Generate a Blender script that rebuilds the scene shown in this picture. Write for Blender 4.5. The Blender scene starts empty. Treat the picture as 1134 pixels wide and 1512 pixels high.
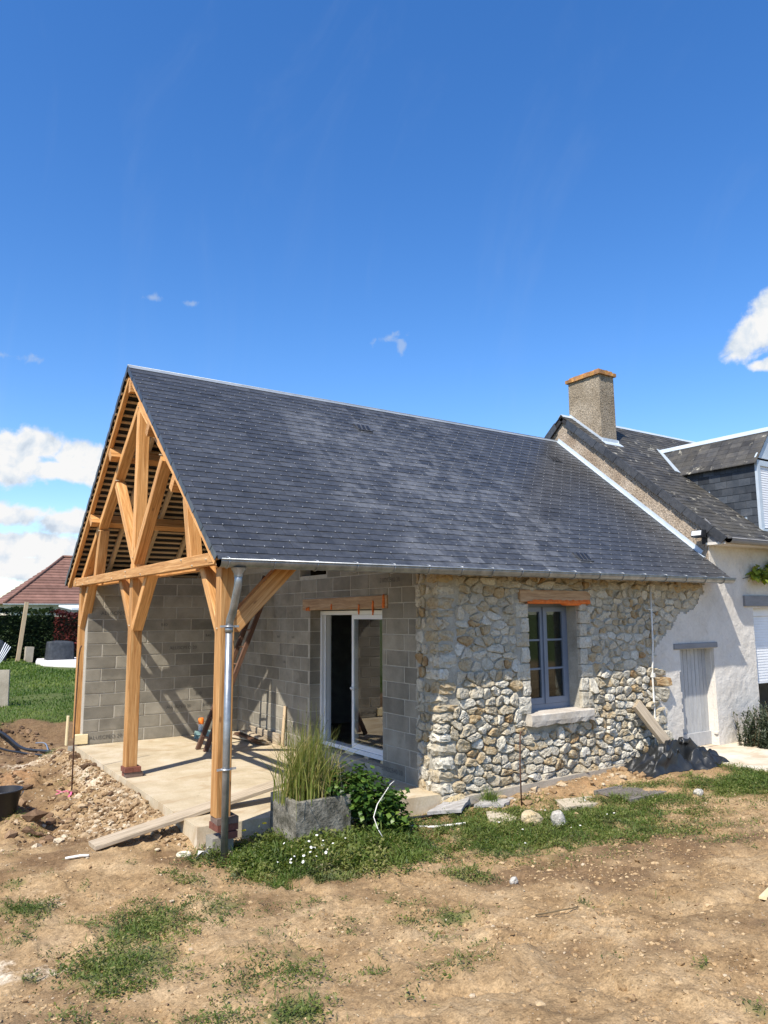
import bpy, math, random
import numpy as np
from mathutils import Vector, Matrix

S = bpy.context.scene
COL = S.collection
rng = random.Random(7)
NR = np.random.default_rng(11)

# ------------------------------------------------------------------ camera
YAW, PITCH, ROLL = 0.5909, 0.1371, -0.0061
CAM = Vector((-5.5134, -7.0903, 2.05))
fw = Vector((math.sin(YAW)*math.cos(PITCH), math.cos(YAW)*math.cos(PITCH), math.sin(PITCH)))
rt = Vector((math.cos(YAW), -math.sin(YAW), 0)); up = rt.cross(fw)
c_, s_ = math.cos(ROLL), math.sin(ROLL)
rt, up = c_*rt + s_*up, -s_*rt + c_*up
cam = bpy.data.cameras.new('camera')
cam.sensor_fit = 'VERTICAL'; cam.sensor_height = 36; cam.lens = 1102.0/1512*36
cam.clip_start = .05; cam.clip_end = 3000
camo = bpy.data.objects.new('camera', cam); COL.objects.link(camo)
camo.matrix_world = Matrix(((rt.x, up.x, -fw.x, CAM.x), (rt.y, up.y, -fw.y, CAM.y), (rt.z, up.z, -fw.z, CAM.z), (0, 0, 0, 1)))
S.camera = camo

# ------------------------------------------------------------------ light
SUN_TRAVEL = Vector((1.0, .51, -1.42)).normalized()
SUN_STRENGTH, SKY_STRENGTH, EXPOSURE = 4.8, .15, .52
sun = bpy.data.lights.new('sun', 'SUN'); sun.energy = SUN_STRENGTH; sun.angle = math.radians(.53); sun.color = (1, .935, .83)
suno = bpy.data.objects.new('sun', sun); COL.objects.link(suno)
suno.rotation_euler = SUN_TRAVEL.to_track_quat('-Z', 'Y').to_euler(); suno.location = (-20, -15, 25)
S.view_settings.view_transform = 'Standard'; S.view_settings.look = 'None'
S.view_settings.exposure = EXPOSURE; S.view_settings.gamma = 1; S.view_settings.use_curve_mapping = False


class NT:
    """tiny helper over a node tree"""
    def __init__(s, t): s.t = t; s.n = t.nodes; s.l = t.links
    def new(s, typ, **kw):
        n = s.n.new(typ)
        for k, v in kw.items(): setattr(n, k, v)
        return n
    def put(s, sock, v):
        if isinstance(v, bpy.types.NodeSocket): s.l.new(v, sock)
        elif v is not None: sock.default_value = v
    def math(s, op, a, b=None, c=None, clamp=False):
        n = s.new('ShaderNodeMath', operation=op, use_clamp=clamp)
        s.put(n.inputs[0], a); s.put(n.inputs[1], b)
        if c is not None: s.put(n.inputs[2], c)
        return n.outputs[0]
    def vmath(s, op, a, b=None):
        n = s.new('ShaderNodeVectorMath', operation=op)
        s.put(n.inputs[0], a); s.put(n.inputs[1], b)
        return n.outputs[0]
    def noise(s, vec, scale, detail=6, rough=.55, dist=0):
        n = s.new('ShaderNodeTexNoise'); s.put(n.inputs['Vector'], vec)
        n.inputs['Scale'].default_value = scale; n.inputs['Detail'].default_value = detail
        n.inputs['Roughness'].default_value = rough; n.inputs['Distortion'].default_value = dist
        return n.outputs['Fac']
    def ramp(s, fac, stops):
        n = s.new('ShaderNodeValToRGB'); e = n.color_ramp.elements
        while len(e) < len(stops): e.new(.5)
        for i, (p, c) in enumerate(stops):
            e[i].position = p; e[i].color = (*c, 1) if len(c) == 3 else c
        s.put(n.inputs[0], fac); return n.outputs[0]
    def smooth(s, x, a, b):
        n = s.new('ShaderNodeMapRange', interpolation_type='SMOOTHSTEP'); s.put(n.inputs[0], x)
        n.inputs[1].default_value = a; n.inputs[2].default_value = b; return n.outputs[0]
    def mix(s, fac, a, b, mode='MIX'):
        n = s.new('ShaderNodeMix', data_type='RGBA', blend_type=mode)
        s.put(n.inputs[0], fac)
        for sock, v in ((n.inputs[6], a), (n.inputs[7], b)):
            if isinstance(v, (tuple, list)) and len(v) == 3: v = (*v, 1)
            s.put(sock, v)
        return n.outputs[2]


# ------------------------------------------------------------------ world : sky + clouds
W = bpy.data.worlds.new('World'); S.world = W; W.use_nodes = True
w = NT(W.node_tree); w.n.clear()
sky = w.new('ShaderNodeTexSky', sky_type='NISHITA', sun_disc=False)
sd = -SUN_TRAVEL
sky.sun_elevation = math.asin(sd.z); sky.sun_rotation = math.atan2(sd.x, sd.y) % (2*math.pi)
sky.air_density = 1.0; sky.dust_density = .35; sky.ozone_density = 2.2; sky.altitude = 100
hs = w.new('ShaderNodeHueSaturation'); hs.inputs['Hue'].default_value = .508; hs.inputs['Saturation'].default_value = 1.32; hs.inputs['Value'].default_value = 1.04
w.l.new(sky.outputs[0], hs.inputs['Color'])
bg = w.new('ShaderNodeBackground'); w.put(bg.inputs[0], hs.outputs[0]); bg.inputs[1].default_value = SKY_STRENGTH
tc = w.new('ShaderNodeTexCoord'); D = tc.outputs['Generated']
sx = w.new('ShaderNodeSeparateXYZ'); w.put(sx.inputs[0], D)
U = w.math('ARCTAN2', sx.outputs[0], sx.outputs[1]); V = w.math('ARCSINE', sx.outputs[2])
n1 = w.noise(D, 16, 9, .58, .3); n2 = w.noise(D, 5, 5, .5, .2)
nz = w.math('SUBTRACT', n1, .5)
def blob(u0, v0, a, b, tilt=0.0, wt=1.0):
    du = w.math('SUBTRACT', U, u0); dv = w.math('SUBTRACT', V, v0)
    ca, sa = math.cos(tilt), math.sin(tilt)
    p = w.math('ADD', w.math('MULTIPLY', du, ca/a), w.math('MULTIPLY', dv, sa/a))
    q = w.math('ADD', w.math('MULTIPLY', du, -sa/b), w.math('MULTIPLY', dv, ca/b))
    r = w.math('SQRT', w.math('ADD', w.math('MULTIPLY', p, p), w.math('MULTIPLY', q, q)))
    return w.math('MULTIPLY', w.math('SUBTRACT', 1.0, r), wt)
m = None
for bl in ((.115, .190, .075, .036), (.15, .206, .042, .026), (.195, .196, .045, .024), (.16, .180, .10, .016), (.225, .172, .028, .012), (.10, .122, .11, .018), (.19, .116, .06, .02), (.13, .085, .16, .022),
           (.08, .06, .25, .02), (1.075, .335, .062, .026, .7), (1.105, .352, .05, .03), (1.10, .292, .05, .010), (-.35, .17, .16, .04), (1.7, .24, .2, .05), (2.6, .22, .2, .06), (-1.3, .25, .25, .05), (-2.4, .2, .2, .04)):
    b_ = blob(*bl); m = b_ if m is None else w.math('MAXIMUM', m, b_)
n5 = w.noise(D, 46, 6, .6, .2)
dens = w.smooth(w.math('ADD', m, w.math('ADD', w.math('MULTIPLY', nz, 1.25), w.math('MULTIPLY', w.math('SUBTRACT', n5, .5), .9))), .02, .42)
wis = None
for bl in ((.6, .366, .024, .0075, .15), (.617, .357, .008, .016, .3), (.276, .4, .012, .006, 0, .7), (.329, .398, .010, .005, 0, .7), (.1, .31, .05, .006, 0, .6), (.02, .335, .05, .006, 0, .6)):
    b_ = blob(*bl); wis = b_ if wis is None else w.math('MAXIMUM', wis, b_)
n4 = w.noise(D, 60, 6, .6, .5)
wd = w.math('MULTIPLY', w.smooth(w.math('ADD', wis, w.math('MULTIPLY', w.math('SUBTRACT', n4, .5), 3.0)), .0, .9), .45)
band = w.math('MULTIPLY', w.smooth(w.math('ADD', n2, w.math('MULTIPLY', nz, .5)), .40, .72), w.smooth(V, .15, .05))
cir = w.math('MULTIPLY', w.smooth(w.noise(w.vmath('MULTIPLY', D, (6, 2.2, 1.2)), 1.6, 7, .6, .8), .52, .85), .07)
hz = w.math('MULTIPLY', w.smooth(V, .16, .0), .32)
dens = w.math('MAXIMUM', w.math('MAXIMUM', dens, wd), w.math('MAXIMUM', w.math('MULTIPLY', band, .55), w.math('MAXIMUM', cir, hz)))
lit = w.math('SUBTRACT', w.noise(D, 22, 7, .58, .3), w.noise(w.vmath('ADD', D, (-.006, -.004, .016)), 22, 7, .58, .3))
shade = w.math('ADD', w.math('MULTIPLY_ADD', lit, 1.9, .52), w.math('MULTIPLY', m, .22))
ccol = w.ramp(shade, [(.22, (.60, .69, .81)), (.46, (.80, .87, .95)), (.70, (1.0, 1.0, 1.0))])
bc = w.new('ShaderNodeBackground'); w.put(bc.inputs[0], ccol); bc.inputs[1].default_value = .66
mx = w.new('ShaderNodeMixShader'); w.put(mx.inputs[0], dens); w.l.new(bg.outputs[0], mx.inputs[1]); w.l.new(bc.outputs[0], mx.inputs[2])
wo = w.new('ShaderNodeOutputWorld'); w.l.new(mx.outputs[0], wo.inputs[0])

# ------------------------------------------------------------------ materials
def mat(name, stops, scale=4, stretch=(1, 1, 1), obj=False, detail=7, rough=.85, bump=.3, bdist=.01, bscale=60, tint=.2,
        metal=0, spec=.3, fine=.25, dist=0, hue_tint=None, extra=None):
    m = bpy.data.materials.new(name); m.use_nodes = True
    t = NT(m.node_tree); t.n.clear()
    out = t.new('ShaderNodeOutputMaterial'); p = t.new('ShaderNodeBsdfPrincipled'); t.l.new(p.outputs[0], out.inputs[0])
    if obj: co = t.new('ShaderNodeTexCoord').outputs['Object']
    else: co = t.new('ShaderNodeNewGeometry').outputs['Position']
    if obj:   # shift the grain per object
        oi = t.new('ShaderNodeObjectInfo').outputs['Random']
        cx = t.new('ShaderNodeCombineXYZ'); t.put(cx.inputs[0], t.math('MULTIPLY', oi, 37)); t.put(cx.inputs[1], t.math('MULTIPLY', oi, 53)); t.put(cx.inputs[2], t.math('MULTIPLY', oi, 29))
        co = t.vmath('ADD', co, cx.outputs[0])
    cs = t.vmath('MULTIPLY', co, stretch) if stretch != (1, 1, 1) else co
    f = t.noise(cs, scale, detail, .6, dist)
    col = t.ramp(f, stops)
    f2 = t.noise(cs, bscale, 5, .6)
    if fine:
        v = t.math('MULTIPLY_ADD', t.math('SUBTRACT', f2, .5), fine*2.4, 1.0)
        hsv = t.new('ShaderNodeHueSaturation'); t.put(hsv.inputs['Color'], col); t.put(hsv.inputs['Value'], v); col = hsv.outputs[0]
    if tint:
        a = t.new('ShaderNodeAttribute', attribute_name='tint').outputs['Fac']
        v = t.math('MULTIPLY_ADD', a, tint, 1.0)
        hsv = t.new('ShaderNodeHueSaturation'); t.put(hsv.inputs['Color'], col); t.put(hsv.inputs['Value'], v); col = hsv.outputs[0]
    if extra: col = extra(t, co, col, p)
    t.put(p.inputs['Base Color'], col)
    p.inputs['Roughness'].default_value = rough; p.inputs['Metallic'].default_value = metal
    p.inputs['Specular IOR Level'].default_value = spec
    if bump:
        bn = t.new('ShaderNodeBump'); bn.inputs['Strength'].default_value = bump; bn.inputs['Distance'].default_value = bdist
        t.put(bn.inputs['Height'], t.math('ADD', f2, t.math('MULTIPLY', f, .6))); t.l.new(bn.outputs[0], p.inputs['Normal'])
    return m

def knots(t, co, col, p):
    v = t.new('ShaderNodeTexVoronoi'); t.put(v.inputs['Vector'], t.vmath('MULTIPLY', co, (1, 2.5, 2.5))); v.inputs['Scale'].default_value = 2.2
    k = t.smooth(v.outputs['Distance'], .10, .03)
    return t.mix(t.math('MULTIPLY', k, .7), col, (.16, .065, .022))

WOOD = mat('new_timber', [(.26, (.29, .125, .036)), (.42, (.47, .225, .072)), (.56, (.60, .32, .118)), (.74, (.72, .44, .20))], scale=2.2, stretch=(.8, 17, 17), obj=True, rough=.6, bump=.3, bdist=.004, bscale=9, tint=.42, fine=.3, dist=.8, extra=knots)
BATTEN = mat('batten_timber', [(.3, (.42, .30, .18)), (.7, (.58, .44, .28))], scale=2, stretch=(1, 10, 10), obj=True, rough=.7, bump=.1, fine=.2)
GREYWOOD = mat('weathered_timber', [(.28, (.24, .19, .13)), (.5, (.42, .34, .24)), (.72, (.55, .46, .34))], scale=2.5, stretch=(1, 16, 16), obj=True, rough=.85, bump=.4, bdist=.004, bscale=10, fine=.3, dist=.4)
LINTEL = mat('oak_lintel', [(.28, (.26, .15, .08)), (.5, (.40, .26, .15)), (.72, (.52, .37, .23))], scale=2.5, stretch=(1, 12, 12), obj=True, rough=.8, bump=.4, bdist=.005, bscale=10, fine=.3, dist=.7)
DARKWOOD = mat('dark_stained_wood', [(.3, (.07, .035, .022)), (.7, (.15, .08, .05))], scale=3, stretch=(1, 10, 10), obj=True, rough=.6, bump=.2, fine=.3)
LADDERLOW = mat('ladder_wood', [(.3, (.09, .045, .028)), (.7, (.2, .115, .07))], scale=3, stretch=(10, 10, 1), rough=.6, bump=.2, fine=.3)
def slate_dust(t, co, col, p):
    # chalky, dusty strip of slates up the middle of the slope, patchy at its edges
    x = t.new('ShaderNodeSeparateXYZ'); t.put(x.inputs[0], co)
    big = t.noise(co, .9, 5, .6); d = t.noise(t.vmath('MULTIPLY', co, (1.0, .5, .5)), 3.4, 6, .7, .4)
    sl = t.math('MULTIPLY_ADD', x.outputs[2], -.0, t.math('ADD', x.outputs[0], t.math('MULTIPLY', t.math('SUBTRACT', big, .5), 2.2)))
    zone = t.math('MULTIPLY', t.smooth(sl, -.95, -.55), t.smooth(sl, 3.2, 2.2))
    s = t.noise(t.vmath('MULTIPLY', co, (2, 9, 9)), 3, 6, .7)
    a = t.new('ShaderNodeAttribute', attribute_name='tint').outputs['Fac']
    q = t.math('ADD', t.math('ADD', t.math('MULTIPLY', d, .55), t.math('MULTIPLY', s, .35)), t.math('MULTIPLY', a, .08))
    k = t.math('MULTIPLY', t.smooth(q, .36, .62), t.math('MULTIPLY_ADD', zone, .33, .04))
    return t.mix(k, col, (.27, .275, .28))
SLATE = mat('new_slate', [(.3, (.033, .035, .038)), (.5, (.047, .049, .053)), (.7, (.064, .067, .072))], scale=7, stretch=(1, 2, 2), rough=.42, bump=.25, bdist=.002, bscale=40, tint=.30, spec=.5, fine=.25, extra=slate_dust)
SLATEB = mat('slate_underlay', [(.3, (.02, .02, .022)), (.7, (.035, .033, .032))], rough=.8, bump=0, tint=0)
def lichen(t, co, col, p):
    v = t.noise(co, 6.5, 5, .65); big = t.noise(co, .9, 4, .5)
    k = t.smooth(t.math('ADD', t.math('MULTIPLY', v, .8), t.math('MULTIPLY', big, .2)), .575, .655)
    g = t.smooth(t.noise(co, 1.6, 6, .6), .42, .66)
    col = t.mix(t.math('MULTIPLY', g, .38), col, (.092, .080, .055))
    return t.mix(t.math('MULTIPLY', k, .8), col, (.42, .39, .31))
OLDSLATE = mat('old_slate', [(.3, (.035, .036, .038)), (.5, (.055, .053, .050)), (.7, (.085, .078, .066))], scale=5, rough=.7, bump=.3, bdist=.004, bscale=30, tint=.4, fine=.3, extra=lichen)
CHEEK = mat('dormer_slate', [(.3, (.030, .036, .044)), (.5, (.044, .050, .058)), (.7, (.062, .066, .072))], scale=5, rough=.5, bump=.2, bdist=.003, bscale=30, tint=.5, fine=.2)
ZINC = mat('zinc', [(.3, (.22, .235, .24)), (.7, (.40, .415, .42))], scale=9, rough=.42, bump=.05, metal=.7, spec=.5, fine=.12, tint=.1)
FLASH = mat('zinc_flashing', [(.3, (.42, .48, .53)), (.7, (.55, .61, .66))], scale=3, rough=.5, bump=.05, metal=.15, fine=.08, tint=.1)
def smear(t, co, col, p):
    k = t.smooth(t.noise(t.vmath('MULTIPLY', co, (.8, .8, 1.4)), 1.4, 5, .6, .4), .52, .68)
    k2 = t.smooth(t.noise(co, 2.1, 6, .65, .5), .56, .70)
    col = t.mix(t.math('MULTIPLY', k2, .35), col, (.15, .135, .105))
    return t.mix(t.math('MULTIPLY', k, .6), col, (.37, .335, .27))
BLOCK = mat('concrete_block', [(.3, (.205, .185, .148)), (.5, (.262, .238, .190)), (.7, (.325, .295, .238))], scale=3.5, rough=.95, bump=.5, bdist=.006, bscale=110, tint=.26, fine=.3, extra=smear)
JOINT = mat('block_mortar', [(.3, (.37, .34, .28)), (.7, (.47, .435, .365))], scale=8, rough=.95, bump=.5, bdist=.006, bscale=70, tint=0, fine=.25)
STAMP = mat('stamp_ink', [(.4, (.075, .07, .062)), (.6, (.15, .14, .12))], scale=30, rough=.9, bump=0, tint=0, fine=0)
def slabdirt(t, co, col, p):
    k = t.smooth(t.noise(t.vmath('MULTIPLY', co, (1, 1.6, 1)), 1.5, 7, .65, 1.0), .48, .66)
    col = t.mix(t.math('MULTIPLY', k, .6), col, (.37, .26, .145))
    k2 = t.smooth(t.noise(co, 3.7, 7, .7, 1.2), .62, .72)
    return t.mix(t.math('MULTIPLY', k2, .7), col, (.20, .165, .12))
SLAB = mat('terrace_concrete', [(.3, (.40, .32, .205)), (.5, (.50, .415, .28)), (.7, (.58, .50, .375))], scale=2.2, rough=.92, bump=.3, bdist=.006, bscale=45, tint=0, fine=.22, extra=slabdirt)
APRON = mat('apron_concrete', [(.3, (.52, .45, .33)), (.5, (.62, .55, .43)), (.7, (.68, .62, .51))], scale=1.8, rough=.92, bump=.25, bdist=.005, bscale=45, tint=0, fine=.2, extra=slabdirt)
FOOTING = mat('footing_concrete', [(.3, (.30, .26, .20)), (.7, (.44, .39, .31))], scale=3, rough=.95, bump=.5, bdist=.01, bscale=40, tint=0)
WMORTAR = mat('lime_mortar', [(.3, (.30, .275, .22)), (.5, (.375, .35, .29)), (.7, (.455, .425, .36))], scale=4, rough=.95, bump=.7, bdist=.012, bscale=45, tint=0, fine=.3)
def render_wear(t, co, col, p):
    k = t.smooth(t.noise(co, 3.3, 8, .72, .8), .60, .70)
    col = t.mix(t.math('MULTIPLY', k, .6), col, (.36, .29, .21))
    k = t.smooth(t.noise(co, 14, 6, .7), .64, .70)
    return t.mix(t.math('MULTIPLY', k, .5), col, (.33, .28, .22))
RENDER = mat('white_render', [(.3, (.535, .49, .425)), (.5, (.61, .57, .505)), (.7, (.67, .635, .575))], scale=1.6, rough=.95, bump=.6, bdist=.014, bscale=28, tint=0, fine=.14, extra=render_wear)
def pebbles(t, co, col, p):
    v = t.new('ShaderNodeTexVoronoi'); t.put(v.inputs['Vector'], co); v.inputs['Scale'].default_value = 42
    c = t.ramp(v.outputs['Distance'], [(.0, (1.35, 1.3, 1.25)), (.5, (.9, .9, .9)), (.9, (.5, .48, .46))])
    return t.mix(1.0, col, c, 'MULTIPLY')
ROUGHCAST = mat('roughcast', [(.3, (.30, .23, .165)), (.5, (.39, .315, .235)), (.7, (.47, .395, .31))], scale=2.5, rough=.97, bump=1, bdist=.02, bscale=38, tint=0, fine=.45, extra=pebbles)
CHIMNEY = mat('chimney_roughcast', [(.3, (.225, .18, .125)), (.5, (.30, .245, .175)), (.7, (.39, .33, .25))], scale=2.5, rough=.97, bump=1, bdist=.02, bscale=38, tint=0, fine=.45, extra=pebbles)
CAP = mat('lichened_brick_cap', [(.32, (.22, .14, .09)), (.5, (.42, .20, .07)), (.6, (.50, .27, .08)), (.75, (.36, .30, .22))], scale=9, rough=.95, bump=.6, bdist=.01, tint=.3)
BRICK = mat('red_brick', [(.3, (.12, .045, .03)), (.7, (.24, .09, .06))], scale=9, rough=.9, bump=.5, bdist=.005, tint=.3)
PINKBRICK = mat('grey_brick', [(.3, (.10, .07, .055)), (.7, (.20, .14, .11))], scale=9, rough=.9, bump=.5, bdist=.005, tint=.3)
ALU = mat('white_aluminium', [(.4, (.74, .75, .76)), (.6, (.80, .81, .82))], scale=3, rough=.35, bump=0, fine=0, tint=0, spec=.5)
GREYFRAME = mat('grey_window_paint', [(.4, (.155, .185, .235)), (.6, (.18, .21, .265))], scale=3, rough=.4, bump=0, fine=0, tint=0, spec=.5)
GREYPAINT = mat('grey_paint', [(.3, (.20, .20, .205)), (.7, (.27, .27, .275))], scale=3, stretch=(1, 1, 6), rough=.7, bump=.3, bdist=.004, tint=.15)
DOORPAINT = mat('pale_grey_door_paint', [(.3, (.33, .33, .325)), (.7, (.43, .43, .42))], scale=5, stretch=(3, 3, .6), rough=.7, bump=.2, bdist=.003, tint=.12)
SILL = mat('limestone', [(.3, (.40, .35, .28)), (.5, (.49, .44, .37)), (.7, (.56, .52, .45))], scale=5, rough=.9, bump=.6, bdist=.01, bscale=30, tint=0)
FOAM = mat('orange_foam', [(.3, (.58, .12, .02)), (.7, (.80, .22, .045))], scale=14, rough=.7, bump=.6, bdist=.01, bscale=30, tint=0)
SHUTTER = mat('white_shutter', [(.4, (.70, .71, .72)), (.6, (.77, .78, .79))], scale=3, rough=.45, bump=0, fine=0, tint=.05)
BLACKP = mat('black_plastic', [(.3, (.012, .012, .013)), (.7, (.022, .022, .023))], scale=6, rough=.42, bump=.1, tint=.2, spec=.5)
TARP = mat('black_tarpaulin', [(.3, (.012, .013, .014)), (.7, (.026, .028, .029))], scale=6, rough=.42, bump=.35, bdist=.01, bscale=14, tint=0, spec=.45)
GREYCOVER = mat('grey_cover', [(.3, (.03, .034, .04)), (.7, (.06, .066, .075))], scale=4, rough=.6, bump=.3, bdist=.03, bscale=8, tint=0)
RUST = mat('rusty_steel', [(.3, (.06, .032, .02)), (.7, (.15, .08, .05))], scale=20, rough=.85, bump=.3, bdist=.003, tint=0)
STEEL = mat('galvanised_wire', [(.4, (.45, .46, .47)), (.6, (.6, .61, .62))], rough=.4, metal=.8, bump=0, tint=0)
GRATE = mat('dull_iron', [(.3, (.13, .115, .10)), (.7, (.22, .20, .18))], scale=15, rough=.7, bump=.1, tint=0)
HOOK = mat('slate_hook_steel', [(.4, (.30, .31, .32)), (.6, (.42, .43, .44))], rough=.5, metal=.4, bump=0, tint=0)
RIDGE = mat('dull_zinc', [(.3, (.26, .29, .32)), (.7, (.36, .39, .42))], rough=.5, metal=.3, bump=0, tint=0)
WHITEP = mat('white_plastic', [(.4, (.66, .63, .56)), (.6, (.78, .76, .70))], scale=8, rough=.5, bump=.2, bdist=.004, tint=.2)
CREAM = mat('cream_scrap', [(.35, (.62, .55, .38)), (.65, (.78, .73, .58))], scale=12, rough=.8, bump=.3, tint=.2)
PALEWOOD = mat('pale_softwood', [(.3, (.58, .46, .24)), (.7, (.74, .62, .38))], scale=3, stretch=(1, 12, 12), obj=True, rough=.7, bump=.2, bdist=.003)
ORANGE = mat('orange_plastic', [(.4, (.75, .17, .02)), (.6, (.85, .22, .03))], rough=.4, bump=0, tint=0, fine=0)
TEAL = mat('teal_plastic', [(.4, (.18, .30, .30)), (.6, (.24, .37, .36))], rough=.5, bump=0, tint=0)
TUBEW = mat('silver_tube', [(.4, (.55, .55, .54)), (.6, (.66, .66, .65))], rough=.4, bump=0, tint=0)
TILE = mat('terracotta_tile', [(.3, (.155, .08, .058)), (.7, (.245, .13, .098))], scale=2, rough=.85, bump=.2, tint=.3)
CREAMWALL = mat('cream_wall', [(.4, (.60, .53, .41)), (.6, (.68, .61, .49))], rough=.9, bump=.1, tint=0)
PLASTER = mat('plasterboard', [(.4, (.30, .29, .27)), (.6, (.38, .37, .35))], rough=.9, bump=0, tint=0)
PLANTER = mat('mossy_concrete', [(.34, (.07, .066, .048)), (.48, (.165, .152, .12)), (.66, (.29, .27, .22))], scale=8, rough=.97, bump=1, bdist=.018, bscale=35, tint=0, fine=.4)
PAVER = mat('pale_paver', [(.3, (.42, .35, .25)), (.7, (.56, .49, .37))], scale=5, rough=.95, bump=.5, bdist=.006, tint=0)
SPLITSTONE = mat('grey_split_board', [(.3, (.26, .24, .21)), (.7, (.50, .48, .45))], scale=6, stretch=(1, 4, 4), rough=.9, bump=.5, tint=.2)
PATIO = mat('pale_paving', [(.4, (.62, .60, .57)), (.6, (.72, .70, .67))], rough=.9, bump=0, tint=0)
SOILP = mat('potting_soil', [(.3, (.05, .035, .02)), (.7, (.11, .08, .05))], scale=12, rough=1, bump=.6, bdist=.02, tint=0)
PINK = mat('pink_tape', [(.4, (.75, .12, .25)), (.6, (.8, .2, .32))], rough=.6, bump=0, tint=0)
def stone_mat(name, stops, bscale=26, bd=.03):
    m = bpy.data.materials.new(name); m.use_nodes = True
    t = NT(m.node_tree); t.n.clear()
    out = t.new('ShaderNodeOutputMaterial'); p = t.new('ShaderNodeBsdfPrincipled'); t.l.new(p.outputs[0], out.inputs[0])
    co = t.new('ShaderNodeNewGeometry').outputs['Position']
    a = t.new('ShaderNodeAttribute', attribute_name='tint').outputs['Fac']
    f = t.noise(co, 9, 7, .65, .4); f2 = t.noise(co, bscale, 6, .65)
    k = t.math('ADD', t.math('MULTIPLY_ADD', a, .5, .5), t.math('MULTIPLY', t.math('SUBTRACT', f, .5), 1.0))
    col = t.ramp(k, stops)
    hsv = t.new('ShaderNodeHueSaturation'); t.put(hsv.inputs['Color'], col)
    t.put(hsv.inputs['Value'], t.math('MULTIPLY_ADD', t.math('SUBTRACT', f2, .5), 1.0, 1.0))
    pits = t.smooth(t.noise(co, 38, 4, .6), .60, .68)
    col = t.mix(t.math('MULTIPLY', pits, .5), hsv.outputs[0], (.13, .095, .06))
    t.put(p.inputs['Base Color'], col); p.inputs['Roughness'].default_value = .92; p.inputs['Specular IOR Level'].default_value = .25
    bn = t.new('ShaderNodeBump'); bn.inputs['Strength'].default_value = .9; bn.inputs['Distance'].default_value = bd
    t.put(bn.inputs['Height'], t.math('SUBTRACT', t.math('ADD', f2, t.math('MULTIPLY', f, .8)), t.math('MULTIPLY', pits, .4))); t.l.new(bn.outputs[0], p.inputs['Normal'])
    return m
STONE = stone_mat('rubble_stone', [(.0, (.31, .19, .09)), (.14, (.41, .30, .165)), (.30, (.44, .365, .245)), (.46, (.44, .395, .305)), (.64, (.52, .475, .38)), (.92, (.62, .58, .485))], 34, .017)
RUBBLE = stone_mat('rubble_chips', [(.05, (.19, .115, .055)), (.40, (.29, .19, .10)), (.70, (.38, .275, .16)), (.97, (.54, .45, .32))], 30, .01)
CLOD = stone_mat('soil_clods', [(.05, (.20, .125, .058)), (.5, (.37, .245, .122)), (.9, (.50, .36, .20))], 40, .01)
DARKCLOD = stone_mat('dark_clods', [(.05, (.07, .042, .024)), (.5, (.14, .085, .048)), (.9, (.27, .175, .10))], 40, .01)
BOULDER = stone_mat('yellow_boulder', [(.1, (.42, .29, .12)), (.5, (.48, .38, .22)), (.9, (.56, .50, .39))], 20, .02)
WBOULDER = stone_mat('white_boulder', [(.1, (.30, .27, .22)), (.5, (.45, .42, .36)), (.9, (.56, .53, .47))], 20, .02)

def glass(name, refl=1.0, tintc=(.75, .8, .78)):
    m = bpy.data.materials.new(name); m.use_nodes = True
    t = NT(m.node_tree); t.n.clear()
    out = t.new('ShaderNodeOutputMaterial'); tr = t.new('ShaderNodeBsdfTransparent'); tr.inputs[0].default_value = (*tintc, 1)
    gl = t.new('ShaderNodeBsdfGlossy'); gl.inputs['Roughness'].default_value = .01; gl.inputs[0].default_value = (1, 1, 1, 1)
    fr = t.new('ShaderNodeFresnel'); fr.inputs[0].default_value = 1.9
    mx = t.new('ShaderNodeMixShader'); t.put(mx.inputs[0], t.math('MULTIPLY', fr.outputs[0], refl, clamp=True))
    t.l.new(tr.outputs[0], mx.inputs[1]); t.l.new(gl.outputs[0], mx.inputs[2]); t.l.new(mx.outputs[0], out.inputs[0])
    return m
GLASS = glass('double_glazing', 1.5); WGLASS = glass('window_glass', .42, (.4, .43, .42))

def leafmat(name, stops, transl=.42, rough=.55):
    m = bpy.data.materials.new(name); m.use_nodes = True
    t = NT(m.node_tree); t.n.clear()
    out = t.new('ShaderNodeOutputMaterial'); p = t.new('ShaderNodeBsdfPrincipled')
    a = t.new('ShaderNodeAttribute', attribute_name='tint').outputs['Fac']
    col = t.ramp(t.math('MULTIPLY_ADD', a, .5, .5), stops)
    t.put(p.inputs['Base Color'], col); p.inputs['Roughness'].default_value = rough; p.inputs['Specular IOR Level'].default_value = .35
    tr = t.new('ShaderNodeBsdfTranslucent'); t.put(tr.inputs[0], t.mix(1.0, col, (1.3, 1.35, .7), 'MULTIPLY'))
    mx = t.new('ShaderNodeMixShader'); mx.inputs[0].default_value = transl
    t.l.new(p.outputs[0], mx.inputs[1]); t.l.new(tr.outputs[0], mx.inputs[2]); t.l.new(mx.outputs[0], out.inputs[0])
    return m
WEED = leafmat('weed_leaf', [(.0, (.05, .078, .015)), (.4, (.115, .15, .030)), (.8, (.20, .225, .055)), (1, (.32, .29, .12))])
DULLWEED = leafmat('dull_weed_leaf', [(.0, (.06, .08, .028)), (.5, (.115, .14, .052)), (.9, (.19, .195, .09)), (1, (.27, .23, .12))])
LAWN = leafmat('lawn_blade', [(.0, (.055, .10, .015)), (.5, (.10, .165, .028)), (1, (.19, .23, .055))])
REED = leafmat('tall_grass_blade', [(.0, (.075, .11, .02)), (.45, (.18, .22, .045)), (.75, (.30, .29, .085)), (1, (.45, .36, .18))])
SEED = leafmat('seed_head', [(.0, (.05, .035, .02)), (1, (.12, .085, .05))], .1)
IVY = leafmat('ivy_leaf', [(.0, (.022, .052, .010)), (.5, (.06, .125, .02)), (1, (.15, .22, .04))], .25, .4)
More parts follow.
